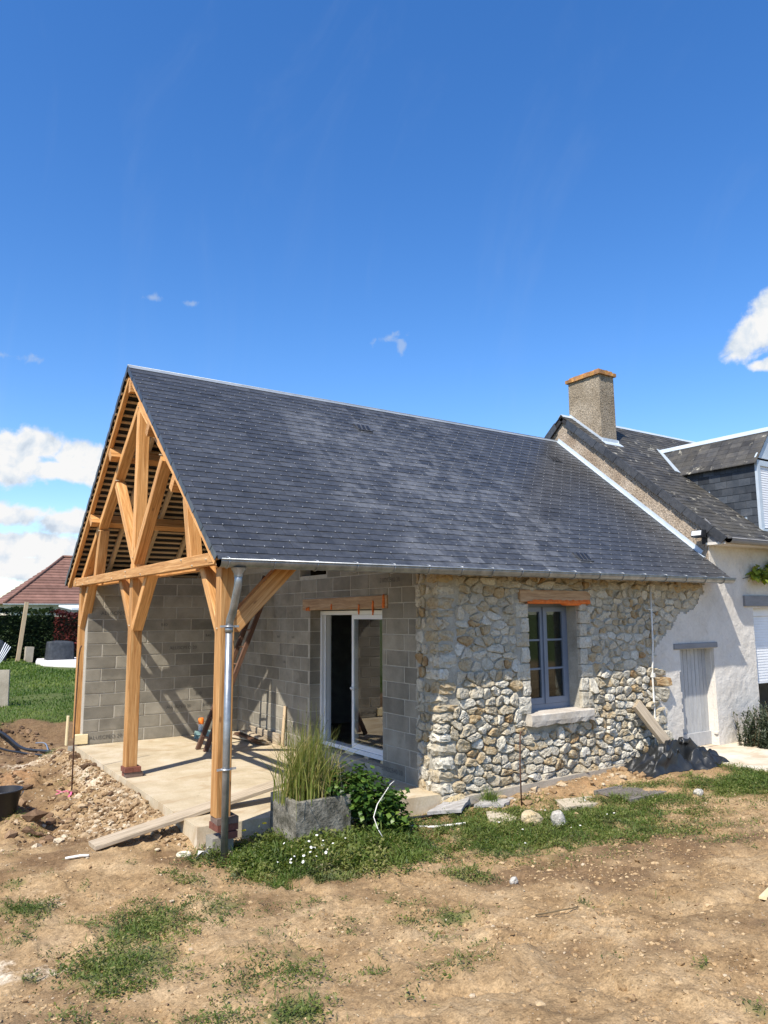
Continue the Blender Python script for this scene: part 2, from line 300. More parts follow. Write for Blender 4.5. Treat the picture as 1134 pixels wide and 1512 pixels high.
HEDGEG = leafmat('hedge_leaf', [(.0, (.012, .024, .009)), (.5, (.026, .046, .015)), (1, (.06, .085, .03))], .2)
HEDGER = leafmat('red_hedge_leaf', [(.0, (.045, .014, .012)), (.5, (.12, .026, .022)), (1, (.25, .055, .045))], .25)
ROSEM = leafmat('rosemary_leaf', [(.0, (.022, .032, .018)), (.5, (.05, .066, .036)), (1, (.11, .125, .075))], .15)
VINE = leafmat('vine_leaf', [(.0, (.10, .16, .02)), (.5, (.24, .30, .035)), (1, (.45, .42, .06))], .4)
DAISY = leafmat('daisy_petal', [(0, (.75, .75, .72)), (.89, (.82, .82, .8)), (.9, (.8, .55, .03)), (1, (.8, .55, .03))], .1)
STEM = mat('plant_stem', [(.4, (.10, .075, .04)), (.6, (.15, .11, .06))], bump=0, tint=0)

# ------------------------------------------------------------------ mesh helpers
WPOS = {}
def wp(o): return WPOS.get(o.name, Vector((0, 0, 0))) if o is not None else Vector((0, 0, 0))
def tag(o, label=None, cat=None, group=None, kind=None):
    if label: o['label'] = label
    if cat: o['category'] = cat
    if group: o['group'] = group
    if kind: o['kind'] = kind
    return o
def empty(name, loc, label, cat, group=None):
    o = bpy.data.objects.new(name, None); COL.objects.link(o); o.location = loc; o.empty_display_size = .2
    WPOS[o.name] = Vector(loc); return tag(o, label, cat, group)
def inst(name, me, loc, rot=None, parent=None):
    """object sharing mesh data; loc in world metres, rot a 3x3 matrix"""
    o = bpy.data.objects.new(name, me); COL.objects.link(o)
    l = Vector(loc) - wp(parent)
    M_ = Matrix.Translation(l)
    if rot is not None: M_ = M_ @ rot.to_4x4()
    o.parent = parent; o.matrix_local = M_
    WPOS[o.name] = Vector(loc)
    return o
def add_tint(me, vals):
    a = me.attributes.new('tint', 'FLOAT', 'FACE'); a.data.foreach_set('value', np.asarray(vals, dtype=np.float32))

class MB:
    def __init__(s): s.v = []; s.f = []; s.t = []; s.sm = []
    def add(s, vs, fs, tint=0., smooth=False):
        o = len(s.v); s.v.extend(tuple(x) for x in vs)
        for f in fs: s.f.append(tuple(i+o for i in f)); s.t.append(tint); s.sm.append(smooth)
        return s
    def box(s, a, b, tint=0.):
        x0, y0, z0 = a; x1, y1, z1 = b
        return s.add([(x0,y0,z0),(x1,y0,z0),(x1,y1,z0),(x0,y1,z0),(x0,y0,z1),(x1,y0,z1),(x1,y1,z1),(x0,y1,z1)],
                     [(3,2,1,0),(4,5,6,7),(0,1,5,4),(1,2,6,5),(2,3,7,6),(3,0,4,7)], tint)
    def hexa(s, p, tint=0.):
        """8 points: bottom ring then top ring"""
        return s.add(p, [(3,2,1,0),(4,5,6,7),(0,1,5,4),(1,2,6,5),(2,3,7,6),(3,0,4,7)], tint)
    def frame(s, o, ax, ay, az, hx, hy, hz, tint=0.):
        o, ax, ay, az = Vector(o), Vector(ax), Vector(ay), Vector(az)
        P = [o + ax*(sx*hx) + ay*(sy*hy) + az*(sz*hz) for sz in (-1, 1) for sx, sy in ((-1,-1),(1,-1),(1,1),(-1,1))]
        return s.hexa(P, tint)
    def beam(s, p0, p1, wd, ht, upv=(0,0,1), tint=0.):
        p0, p1 = Vector(p0), Vector(p1); ax = (p1-p0); L = ax.length; ax.normalize()
        uv = Vector(upv); ay = uv.cross(ax)
        if ay.length < 1e-4: ay = Vector((0,1,0)).cross(ax)
        ay.normalize(); az = ax.cross(ay)
        return s.frame((p0+p1)/2, ax, ay, az, L/2, wd/2, ht/2, tint)
    def tube(s, pts, r, n=8, cap=True, smooth=True, tint=0.):
        pts = [Vector(p) for p in pts]; k = len(pts); rings = []
        rr = r if isinstance(r, (list, tuple)) else [r]*k
        prev = None
        for i, p in enumerate(pts):
            d = (pts[min(i+1, k-1)] - pts[max(i-1, 0)]).normalized()
            if prev is None:
                a = d.orthogonal().normalized()
            else:
                a = (prev - d*prev.dot(d)).normalized()
            prev = a; b = d.cross(a)
            rings.append([p + (a*math.cos(2*math.pi*j/n) + b*math.sin(2*math.pi*j/n))*rr[i] for j in range(n)])
        vs = [q for R in rings for q in R]; fs = []
        for i in range(k-1):
            for j in range(n):
                j2 = (j+1) % n; fs.append((i*n+j, i*n+j2, (i+1)*n+j2, (i+1)*n+j))
        if cap: fs.append(tuple(reversed(range(n)))); fs.append(tuple((k-1)*n+j for j in range(n)))
        return s.add(vs, fs, tint, smooth)
    def poly(s, pts, d, tint=0.):
        """extrude a planar polygon by vector d"""
        n = len(pts); pts = [Vector(p) for p in pts]; d = Vector(d)
        vs = pts + [p+d for p in pts]
        fs = [tuple(range(n)), tuple(reversed(range(n, 2*n)))] + [(i, i+n, (i+1) % n+n, (i+1) % n) for i in range(n)]
        fs = [tuple(reversed(f)) for f in fs]
        return s.add(vs, fs, tint)
    def lathe(s, c, prof, n=20, tint=0., smooth=True):
        c = Vector(c); vs = []; fs = []
        for r, z in prof:
            for j in range(n): vs.append(c + Vector((r*math.cos(2*math.pi*j/n), r*math.sin(2*math.pi*j/n), z)))
        for i in range(len(prof)-1):
            for j in range(n): fs.append((i*n+j, i*n+(j+1) % n, (i+1)*n+(j+1) % n, (i+1)*n+j))
        return s.add(vs, fs, tint, smooth)
    def mesh(s, name, m, off=Vector((0,0,0))):
        me = bpy.data.meshes.new(name)
        me.from_pydata([(x-off.x, y-off.y, z-off.z) for x, y, z in s.v], [], s.f)
        me.materials.append(m); add_tint(me, s.t); me.polygons.foreach_set('use_smooth', s.sm)
        me.update(); return me
    def build(s, name, m, parent=None, origin=None):
        """mesh given in world metres -> one object"""
        og = Vector(origin) if origin is not None else wp(parent)
        o = bpy.data.objects.new(name, s.mesh(name, m, og)); COL.objects.link(o)
        o.parent = parent; o.location = og - wp(parent); WPOS[o.name] = og
        return o

def npmesh(name, V, F, m, tint=None, smooth=False, parent=None, origin=(0,0,0)):
    """V (n,3) F (k,3|4) numpy -> object"""
    og = np.array(origin, dtype=np.float64)
    V = np.ascontiguousarray(V - og, dtype=np.float32); F = np.ascontiguousarray(F, dtype=np.int32); k, c = F.shape
    me = bpy.data.meshes.new(name); me.vertices.add(len(V)); me.vertices.foreach_set('co', V.ravel())
    me.loops.add(k*c); me.loops.foreach_set('vertex_index', F.ravel())
    me.polygons.add(k); me.polygons.foreach_set('loop_start', np.arange(0, k*c, c, dtype=np.int32))
    me.polygons.foreach_set('loop_total', np.full(k, c, dtype=np.int32))
    me.polygons.foreach_set('use_smooth', np.full(k, smooth, dtype=bool))
    me.materials.append(m)
    if tint is not None: add_tint(me, tint)
    me.update(calc_edges=True)
    o = bpy.data.objects.new(name, me); COL.objects.link(o); o.location = Vector(og.tolist()) - wp(parent); o.parent = parent
    WPOS[o.name] = Vector(og.tolist())
    return o

def timber(name, p0, p1, wd, ht, parent, m=WOOD, upv=(0,0,1), ch=.006, tint=None, label=None):
    """squared timber with small chamfers, its own axes (grain follows local x)"""
    p0, p1 = Vector(p0), Vector(p1); ax = p1-p0; L = ax.length; ax.normalize()
    uv = Vector(upv); ay = uv.cross(ax)
    if ay.length < 1e-3: ay = Vector((0, 1, 0)).cross(ax)
    ay.normalize(); az = ax.cross(ay)
    a, b = wd/2, ht/2; c = min(ch, a*.4, b*.4)
    sec = [(-a+c,-b),(a-c,-b),(a,-b+c),(a,b-c),(a-c,b),(-a+c,b),(-a,b-c),(-a,-b+c)]
    mb = MB(); vs = [(x, y, z) for x in (-L/2, L/2) for y, z in sec]
    fs = [(i, (i+1) % 8, 8+(i+1) % 8, 8+i) for i in range(8)] + [tuple(reversed(range(8))), tuple(range(8, 16))]
    mb.add(vs, fs, rng.uniform(-.5, .5) if tint is None else tint)
    me = mb.mesh(name, m)
    R = Matrix((ax, ay, az)).transposed()
    o = inst(name, me, (p0+p1)/2, R, parent)
    if label: o['label'] = label
    return o

def leaves(name, P, az, tilt, L, Wd, m, tint, parent=None, origin=(0,0,0), bend=.35):
    """many bent leaf faces (two quads-as-triangles each) in one mesh"""
    n = len(P)
    d = np.stack([np.cos(az)*np.cos(tilt), np.sin(az)*np.cos(tilt), np.sin(tilt)], 1)
    sdir = np.stack([-np.sin(az), np.cos(az), np.zeros(n)], 1)
    rl = NR.uniform(-.6, .6, n)[:, None]
    upn = np.cross(d, sdir)*-1
    sdir = sdir*np.cos(rl) + upn*np.sin(rl)
    mid = P + d*(L*.5)[:, None]
    tip = P + d*(L*.95)[:, None]; tip[:, 2] -= L*bend*.5
    V = np.stack([P, mid + sdir*(Wd*.5)[:, None], tip, mid - sdir*(Wd*.5)[:, None]], 1).reshape(-1, 3)
    b = np.arange(n)*4
    F = np.concatenate([np.stack([b, b+1, b+3], 1), np.stack([b+1, b+2, b+3], 1)], 0)
    return npmesh(name, V, F, m, np.concatenate([tint, tint]), False, parent, origin)

# ------------------------------------------------------------------ ground
def sm(a, b, x):
    t = np.clip((x-a)/(b-a), 0, 1); return t*t*(3-2*t)
_perm = NR.permutation(4096)
def vnoise(x, y, seed=0):
    xi = np.floor(x).astype(np.int64); yi = np.floor(y).astype(np.int64); fx = x-xi; fy = y-yi
    fx = fx*fx*(3-2*fx); fy = fy*fy*(3-2*fy)
    def h(a, b): return _perm[(_perm[(a+seed*131) & 4095] + b*7 + seed*17) & 4095]/4095.
    return (h(xi, yi)*(1-fx) + h(xi+1, yi)*fx)*(1-fy) + (h(xi, yi+1)*(1-fx) + h(xi+1, yi+1)*fx)*fy - .5
def fbm(x, y, f, o=4, seed=0, g=.5):
    r = 0; a = 1
    for k in range(o): r = r + a*vnoise(x*f + 13.7*k, y*f - 7.1*k, seed+k); f *= 2.03; a *= g
    return r
def g0(x, y):
    b = -.17 + .14*sm(0, 4.5, x)
    z = b + .42*sm(-.8, -6, y)
    dig = sm(-2.7, -3.3, x)*sm(.8, 2.2, y)*(1-sm(9.0, 9.7, y))
    z = z - .13*dig
    return z + sm(9.0, 9.9, y)*.17*(1-sm(0, 1, x))
def GZ(x, y):
    x = np.asarray(x, float); y = np.asarray(y, float)
    z = g0(x, y)
    near = np.exp(-((x+2)**2 + (y+1)**2)/200.)
    inside = sm(-2.75, -2.6, x)*sm(.0, .15, y)*(1-sm(6.6, 6.8, y))
    soft = (1-inside)*(1-.8*sm(3.9, 4.3, x))
    z = z + soft*near*(-.045*np.clip(.16-np.abs(fbm(x, y, 1.15, 3, 71)), 0, .16)/.16 + .03*np.clip(.08-np.abs(fbm(x+3, y, 2.3, 2, 75)), 0, .08)/.08 + fbm(x, y, .9, 3, 1)*.05 + fbm(x, y, 2.6, 4, 5, .55)*.032 + fbm(x, y, 7, 5, 9, .72)*.024)
    rough = sm(-2.75, -3.1, x)*sm(1.0, 2.2, y)*(1-sm(9.6, 10.2, y))
    z = z + rough*(fbm(x, y, 1.7, 4, 21, .6)*.16)
    z = z + .11*np.exp(-((x+2.85)/.16)**2)*sm(.6, 1.6, y)*(1-sm(5.6, 6.6, y))
    z = z + .13*np.exp(-(((x+3.2)/.33)**2 + ((y-2.35)/.65)**2))       # rubble heap
    z = z + .16*np.exp(-(((x+3.75)/.3)**2 + ((y-4.6)/.5)**2))          # clay heap
    z = z - .26*np.exp(-(((x+3.2)/1.2)**2 + ((y-8.5)/.55)**2))          # trench
    z = z + .07*np.exp(-(((x-1.9)/1.3)**2 + ((y+.35)/.16)**2))         # loose soil by the wall
    z = z + .12*np.exp(-(((x+1.6)/1.2)**2 + ((y-14.2)/.35)**2))        # turned turf
    z = np.where((inside > .5), np.minimum(z, -.16), z)
    return z
def axis(lo, hi, step, far):
    a = [lo]
    while a[-1] < hi: a.append(a[-1]+step)
    st = step; v = a[-1]
    while v < far: st *= 1.22; v += st; a.append(v)
    st = step; v = lo; pre = []
    while v > -far: st *= 1.22; v -= st; pre.append(v)
    return np.array(pre[::-1] + a)
gx = axis(-6.4, 5.4, .03, 900); gy = axis(-6.0, 10.2, .03, 900)
GX, GY = np.meshgrid(gx, gy); GZZ = GZ(GX, GY)
nx, ny = len(gx), len(gy)
idx = np.arange(nx*ny).reshape(ny, nx)
F = np.stack([idx[:-1, :-1], idx[:-1, 1:], idx[1:, 1:], idx[1:, :-1]], -1).reshape(-1, 4)

# patches of vegetation: cx, cy, a vector half-right (unit dir), half sizes, density, kind
RD = np.array([.79, -.61]); DD = np.array([.5, .86])
PATCH = [  # x, y, half-right, half-depth, weight, height
 (-1.9,-.5,1.05,.62,1.0,.17), (-1.25,-.75,.5,.5,.85,.11), (-2.3,-.42,.55,.45,1.0,.16), (-1.95,-.9,.85,.42,.95,.11), (-1.35,-1.2,.5,.3,.7,.07), (-2.45,-.75,.35,.3,.75,.08),
 (-3.76,-1.36,.36,.42,.85,.05), (-4.12,-2.0,.35,.42,.8,.05), (-4.39,-.5,.27,.2,.7,.04), (-4.12,-.97,.16,.12,.4,.03), (-3.2,-1.4,.28,.4,.42,.035),
 (-3.5,-2.63,.32,.32,.38,.035), (-3.58,-3.39,.24,.24,.6,.045), (-3.95,-3.14,.22,.16,.5,.04), (-3.2,-2.9,.2,.2,.4,.035), (-3.75,-2.9,.16,.2,.4,.03),
 (.25,-1.15,1.15,.75,.95,.06), (-.35,-1.35,.6,.6,.8,.06), (1.3,-1.35,.9,.55,.85,.06), (1.1,-2.0,.9,.55,.55,.05), (2.0,-1.3,.7,.3,.8,.05), (.35,-.62,.8,.3,.7,.06), (1.6,-.85,.8,.16,.6,.05),
 (-1.23,-1.95,.27,.2,.75,.05), (-2.02,-2.71,.22,.16,.6,.045), (-2.26,-2.5,.13,.1,.5,.04), (3.3,-1.75,.75,.55,1.0,.07), (3.9,-1.5,.3,.6,.9,.07), (2.6,-.9,.5,.14,.8,.05), (2.9,-2.6,.6,.5,.6,.05),
 (-4.42,.16,.12,.1,.5,.04), (-3.17,-.61,.17,.1,.6,.035), (-3.26,-.34,.14,.09,.6,.035), (-2.62,-1.17,.16,.16,.5,.05), (-1.67,-4.44,.07,.06,.5,.04), (-1.85,-3.97,.09,.08,.35,.03), (-1.89,-4.88,.09,.15,.5,.05),
 (-3.91,2.2,.16,.12,.6,.04), (-3.99,2.75,.25,.25,.35,.05), (-1.15,-3.14,.06,.06,.6,.03), (1.09,-2.91,.3,.25,.35,.04), (-2.75,-1.75,.18,.2,.25,.03), (-4.6,-1.0,.2,.3,.3,.03), (-3.05,4.2,.3,.15,.25,.04), (-3.0,6.6,.12,.3,.4,.06), (-2.9,-.05,.2,.12,.6,.05), (-.2,-2.3,.6,.3,.25,.03), (-2.6,-2.3,.3,.25,.12,.025), (-1.0,-3.4,.5,.4,.1,.03), (-4.5,-2.7,.3,.3,.3,.035)]
_r = random.Random(77)
for _ in range(70):
    u, v_ = _r.uniform(0, 1), _r.uniform(0, 1); x_ = -4.6+2.6*u; y_ = -.9-3.0*v_*(1-.15*u)
    PATCH.append((x_, y_, _r.uniform(.05, .15), _r.uniform(.05, .14), _r.uniform(.25, .55), _r.uniform(.018, .04)))
for _ in range(40): PATCH.append((_r.uniform(-3.2, 3.2), _r.uniform(-4.8, -1.6), _r.uniform(.03, .09), _r.uniform(.03, .09), _r.uniform(.2, .5), _r.uniform(.015, .03)))
for _ in range(20): PATCH.append((_r.uniform(-4.6, -3.0), _r.uniform(-.8, 6.5), _r.uniform(.04, .12), _r.uniform(.04, .12), _r.uniform(.2, .45), _r.uniform(.02, .04)))
def patchw(x, y):
    r = np.zeros(np.shape(x))
    for px, py, a, b, wt, h in PATCH:
        dx = x-px; dy = y-py
        u = (dx*RD[0]+dy*RD[1])/a; v = (dx*DD[0]+dy*DD[1])/b
        r = np.maximum(r, wt*np.clip(1.25-np.sqrt(u*u+v*v), 0, 1))
    return r
pw = patchw(GX, GY)
lawnw = sm(9.3, 10.2, GY + fbm(GX, GY, .8, 3, 40)*1.2)
lawnw = np.maximum(lawnw, sm(12, 16, np.abs(GX)))
lawnw = np.maximum(lawnw, sm(-14, -20, GY))
grassw = np.clip(np.maximum(np.clip(pw*1.3 + fbm(GX, GY, 5, 3, 44)*.6, 0, 1)*.75, lawnw), 0, 1)
def bl(x, y, a, b): return np.exp(-(((GX-x)/a)**2 + ((GY-y)/b)**2))
darkw = np.clip(1.0*bl(.3,-2.7,1.5,.7) + .75*bl(-2.5,-2.6,.55,.6) + .6*bl(-4.4,-2.6,.5,.35) + .5*bl(-1.2,-4.2,.8,.8) + 1.5*sm(-1.2,-1.6,GX)*sm(6.6,7.4,GY)*(1-sm(9.9,10.3,GY)) + .5*sm(-2.7,-3.0,GX)*sm(1.8,3,GY)*(1-sm(7,8,GY)) + .6*bl(2,-.4,1.9,.3) + fbm(GX,GY,1.3,5,60,.6)*1.35, 0, 1)
palew = np.clip(1.0*bl(-4.6,-1.55,.5,.35)*(.35+fbm(GX,GY,4,3,72)*1.6) + .9*bl(-2.95,4.2,.2,1.8) + .6*bl(-3.6,6.2,.6,.7) + .5*bl(-3.2,2.4,.4,.7) + .35*bl(-4.2,-.2,.8,.5) + fbm(GX,GY,2.1,4,70)*.5 - .1, 0, 1)
redw = np.clip(1.0*bl(-3.75,4.6,.4,.6) + .8*bl(2.2,-.4,1.6,.3) + .5*bl(2.9,-1.1,.5,.25) + fbm(GX,GY,.9,3,80)*.5, 0, 1)

GM = bpy.data.materials.new('soil'); GM.use_nodes = True
t = NT(GM.node_tree); t.n.clear()
out = t.new('ShaderNodeOutputMaterial'); p = t.new('ShaderNodeBsdfPrincipled'); t.l.new(p.outputs[0], out.inputs[0])
co = t.new('ShaderNodeNewGeometry').outputs['Position']
def at(n): return t.new('ShaderNodeAttribute', attribute_name=n).outputs['Fac']
f1 = t.noise(co, 2.2, 8, .62, .3); f2 = t.noise(co, 26, 7, .68); f3 = t.noise(co, 90, 3, .6); fb = t.noise(co, 34, 3, .6)
col = t.ramp(f1, [(.3, (.20, .126, .060)), (.5, (.305, .205, .105)), (.7, (.40, .286, .160))])
col = t.mix(t.math('MULTIPLY', t.smooth(t.math('ADD', at('w_dark'), t.math('MULTIPLY', t.math('SUBTRACT', f2, .5), .9)), .2, .95), .85), col, (.145, .090, .047))
col = t.mix(t.math('MULTIPLY', t.smooth(t.math('ADD', at('w_red'), t.math('MULTIPLY', t.math('SUBTRACT', f2, .5), .7)), .3, 1.0), .6), col, (.33, .18, .085))
col = t.mix(t.math('MULTIPLY', t.smooth(t.math('ADD', at('w_pale'), t.math('MULTIPLY', t.math('SUBTRACT', f2, .5), 1.1)), .3, .9), .8), col, (.56, .48, .36))
hsv = t.new('ShaderNodeHueSaturation'); t.put(hsv.inputs['Color'], col); t.put(hsv.inputs['Value'], t.math('ADD', t.math('MULTIPLY', f2, 1.9), t.math('MULTIPLY_ADD', f3, 1.5, -.7)))
v = t.new('ShaderNodeTexVoronoi'); t.put(v.inputs['Vector'], co); v.inputs['Scale'].default_value = 55
peb = t.math('MULTIPLY', t.smooth(v.outputs['Distance'], .30, .18), t.smooth(t.noise(co, 40, 2, .5), .56, .62))
col = t.mix(t.math('MULTIPLY', peb, .55), hsv.outputs[0], (.54, .46, .34))
gcol = t.ramp(t.noise(co, 9, 6, .65), [(.3, (.04, .065, .018)), (.6, (.08, .12, .032)), (.8, (.15, .16, .06))])
col = t.mix(t.math('MULTIPLY', t.smooth(t.math('ADD', at('w_grass'), t.math('MULTIPLY', t.math('SUBTRACT', f2, .5), .8)), .25, .85), .9), col, gcol)
t.put(p.inputs['Base Color'], col); p.inputs['Roughness'].default_value = .98; p.inputs['Specular IOR Level'].default_value = .12
bn = t.new('ShaderNodeBump'); bn.inputs['Strength'].default_value = .8; bn.inputs['Distance'].default_value = .011
t.put(bn.inputs['Height'], t.math('ADD', t.math('MULTIPLY', fb, .9), t.math('ADD', t.math('MULTIPLY', f3, .12), t.math('MULTIPLY', peb, .25)))); t.l.new(bn.outputs[0], p.inputs['Normal'])
ground = npmesh('ground', np.stack([GX, GY, GZZ], -1).reshape(-1, 3), F, GM, None, True)
tag(ground, kind='structure')
for nme, arr in (('w_grass', grassw), ('w_dark', darkw), ('w_pale', palew), ('w_red', redw)):
    a = ground.data.attributes.new(nme, 'FLOAT', 'POINT'); a.data.foreach_set('value', arr.ravel().astype(np.float32))
def gz(x, y): return float(GZ(np.array([x]), np.array([y]))[0])

# terrace slab (a polygon with a worn lip) and the concrete apron by the old door
sl = [(-2.78,.30),(-1.7,.2),(-.8,.09),(.07,-.01),(.07,.35),(.35,.5),(.35,5.88),(-2.76,5.95)]
mb = MB(); mb.poly([(x, y, 0) for x, y in sl], (0, 0, -.45))
tag(mb.build('terrace_slab', SLAB, None, (-1.4, 3, 0)), kind='structure')
def jag(pts, step=.12, amp=.02):
    o = []
    for (a, b) in zip(pts, pts[1:] + pts[:1]):
        n = max(1, int(math.dist(a, b)/step))
        for i in range(n): o.append((a[0]+(b[0]-a[0])*i/n + rng.uniform(-amp, amp), a[1]+(b[1]-a[1])*i/n + rng.uniform(-amp, amp)))
    return o
mb = MB(); mb.poly([(x, y, .008) for x, y in jag([(4.45,.0),(4.28,-.66),(4.3,-1.6),(4.2,-2.6),(14,-2.8),(14,0)], .2, .03)], (0, 0, -.3))
tag(mb.build('concrete_apron', APRON, None, (7, -1.5, 0)), kind='structure')
mb = MB(); mb.poly([(x, y, .055) for x, y in ((.55,30.5),(2.2,26.5),(5,27.5),(5,33),(1,33))], (0, 0, -.2))
tag(mb.build('patio', PATIO, None, (2, 30, 0)), kind='structure')

# ================================================================== HOUSE EXTENSION
ext = empty('house_extension', (1.2, 3.0, 0), 'half finished stone and concrete block house extension with new slate roof and open timber porch', 'house')
EY, EZ, RY, RZ = -.34, 2.6075, 3.13, 5.46
SLEN = math.hypot(RY-EY, RZ-EZ)
vN = Vector((0, RY-EY, RZ-EZ))/SLEN; nN = Vector((0, -(RZ-EZ), RY-EY))/SLEN
def RP(x, s, n, far=False):
    q = Vector((x, EY, EZ)) + vN*s + nN*n
    if far: q.y = 2*RY - q.y
    return q
RX0, RX1 = -2.90, 5.525

# --- roof -----------------------------------------------------------------
mb = MB()
for far in (False, True):
    mb.poly([RP(RX0+.01, 0, -.021, far), RP(RX1, 0, -.021, far), RP(RX1, SLEN, -.021, far), RP(RX0+.01, SLEN, -.021, far)], (vN*0 + Vector((0, nN.y*(-1 if far else 1), nN.z)))*.004)
roof = mb.build('roof', SLATEB, ext)
EXPO, SW = .1215, .22
def slate_mesh(wd, tint, k, ln=.3):
    mb = MB(); a = wd/2 - .0015; ch = .006*(k % 3 == 0)
    z0, z1 = .012, .0195; e = -.0147*ln/.3
    mb.hexa([(-a,0,z0),(a,ch,z0),(a,ln,z0+e),(-a,ln,z0+e),(-a,0,z1),(a,ch,z1),(a,ln,z1+e),(-a,ln,z1+e)], tint)
    return mb.mesh('slate', SLATE)
SM = [slate_mesh(SW, tt, k) for k, tt in enumerate((-.9, -.6, -.35, -.15, 0, .15, .4, .75, 1.2))]
SMH = [slate_mesh(SW/2, tt, k) for k, tt in enumerate((-.5, 0, .5))]
RN = Matrix((Vector((1, 0, 0)), vN, nN)).transposed()
slots = []
rows = int((SLEN-.02)/EXPO)
for r in range(rows+1):
    s0 = r*EXPO - .062; ln = min(.3, SLEN - s0 - .01)
    x = RX0 + (0 if r % 2 == 0 else -SW/2)
    while x < RX1 - .02:
        xa, xb = max(x, RX0), min(x+SW, RX1)
        if xb-xa > .03: slots.append(((xa+xb)/2, s0, xb-xa, ln))
        x += SW
def slate_tone(x, s):
    d = fbm(np.array([x*.5 + s*.55]), np.array([x*.12]), 1.4, 3, 90)[0]      # crates of slate laid in slanting batches
    return max(-1, min(1.3, rng.gauss(0, .34) + d*.9))
slots.sort(key=lambda q: (RP(q[0], q[1], 0)-CAM).length)
mbS = MB(); nobj = 0
for x, s0, wd, ln in slots:
    q = RP(x, s0, rng.uniform(-.001, .0015)); tt = slate_tone(x, s0)
    if nobj < 300 and ln > .29 and abs(wd-SW) < .01:
        inst('slate', SM[min(8, max(0, int((tt+1)/2.2*9)))], q, RN @ Matrix.Rotation(rng.uniform(-.008, .008), 3, 'Z'), roof); nobj += 1
    elif nobj < 300 and ln > .29 and abs(wd-SW/2) < .01:
        inst('slate', SMH[rng.randrange(3)], q, RN, roof); nobj += 1
    else:
        a = wd/2-.0015; e = -.0147*ln/.3; j = rng.uniform(-.0012, .0012)
        P = [q + RN @ Vector(c) for c in ((-a,j,.012),(a,-j,.012),(a,ln,.012+e),(-a,ln,.012+e),(-a,j,.0195),(a,-j,.0195),(a,ln,.0195+e),(-a,ln,.0195+e))]
        mbS.hexa(P, tt)
tag(mbS.build('slates', SLATE, roof), kind='stuff')
mbF = MB()
for r in range(rows+1):
    s0 = r*EXPO-.062; ln = min(.3, SLEN-s0-.01); x = RX0
    while x < RX1-.02:
        xb = min(x+.5, RX1); e = -.0147*ln/.3
        P = [RP(a, s0+b, c, True) for a, b, c in ((x,0,.012),(xb,0,.012),(xb,ln,.012+e),(x,ln,.012+e),(x,0,.0195),(xb,0,.0195),(xb,ln,.0195+e),(x,ln,.0195+e))]
        mbF.hexa([P[1],P[0],P[3],P[2],P[5],P[4],P[7],P[6]], rng.uniform(-.5, .5)); x += .5
tag(mbF.build('far_slope_slates', SLATE, roof), kind='stuff')
mbK = MB()
for x, s0, wd, ln in slots:
    if ln > .2:
        q = RP(x + rng.uniform(-.006, .006), s0 + .006, .0235); mbK.frame(q, Vector((1, 0, 0)), vN, nN, .0026, .0095, .0025)
tag(mbK.build('slate_hooks', HOOK, roof), kind='stuff')
# ridge flashing
mb = MB()
for far in (False, True):
    P = [RP(RX0-.01, SLEN-.045, .016, far), RP(RX1, SLEN-.045, .016, far), RP(RX1, SLEN+.012, .022, far), RP(RX0-.01, SLEN+.012, .022, far)]
    mb.poly(P if not far else P[::-1], Vector((0, nN.y*(-1 if far else 1), nN.z))*.006)
mb.tube([(RX0-.01, RY, RZ+.035), (RX1, RY, RZ+.035)], .010, 8)
mb.build('ridge_cap', RIDGE, roof)
# verge slates hung on the gable edge
vm = []
for tt in (-.8, -.3, .2, .7):
    m_ = MB(); m_.poly([(0, 0, -.055), (0, .15, -.048), (0, .185, .016), (0, -.02, .016)], (-.009, 0, 0), tt); vm.append(m_.mesh('verge_slate', SLATE))
for far in (False, True):
    R_ = RN if not far else Matrix((Vector((1, 0, 0)), Vector((0, -vN.y, vN.z)), Vector((0, -nN.y, nN.z)))).transposed()
    k = 0; s = 0
    while s < SLEN-.19:
        inst('verge_slate', vm[rng.randrange(4)], RP(RX0-.002-.004*(k % 2), s, .012, far), R_, roof); s += .165; k += 1
# timbers of the roof
for far in (False, True):
    nv = Vector((0, nN.y*(-1 if far else 1), nN.z))
    for x in (-2.85, -2.3, -1.75, -1.2, -.65, -.1):
        timber('rafter', RP(x, .05, -.092, far), RP(x, SLEN-.04, -.092, far), .06, .08, roof, WOOD if x < -2.8 else BATTEN, upv=nv)
    b0 = timber('batten', RP(-2.885, .06, -.037, far), RP(-.003, .06, -.037, far), .042, .026, roof, BATTEN, upv=nv)
    for r in range(1, rows):
        o = b0.copy(); COL.objects.link(o); o.location = b0.location + (vN if not far else Vector((0, -vN.y, vN.z)))*(EXPO*r) + Vector((rng.uniform(-.02, .0), 0, 0))
    for s in (1.75, 3.1):
        timber('purlin', RP(-2.87, s, -.225, far), RP(-.003, s, -.225, far), .11, .18, roof, upv=nv)
        timber('purlin_cleat', RP(-2.65, s-.12, -.235, far), RP(-2.65, s-.12, -.15, far), .11, .09, roof, upv=(1, 0, 0))
timber('ridge_purlin', (-2.87, RY, 5.21), (-.003, RY, 5.21), .09, .2, roof)
mb = MB(); mb.poly([RP(-2.87, -.005, -.022), RP(5.5, -.005, -.022), RP(5.5, .50, -.022), RP(-2.87, .50, -.022)][::-1], nN*-.018, .2)
eb = mb.build('eave_board', WOOD, roof)
timber('fascia', RP(-2.87, .02, -.075), RP(5.45, .02, -.075), .02, .07, roof, LINTEL, upv=nN)
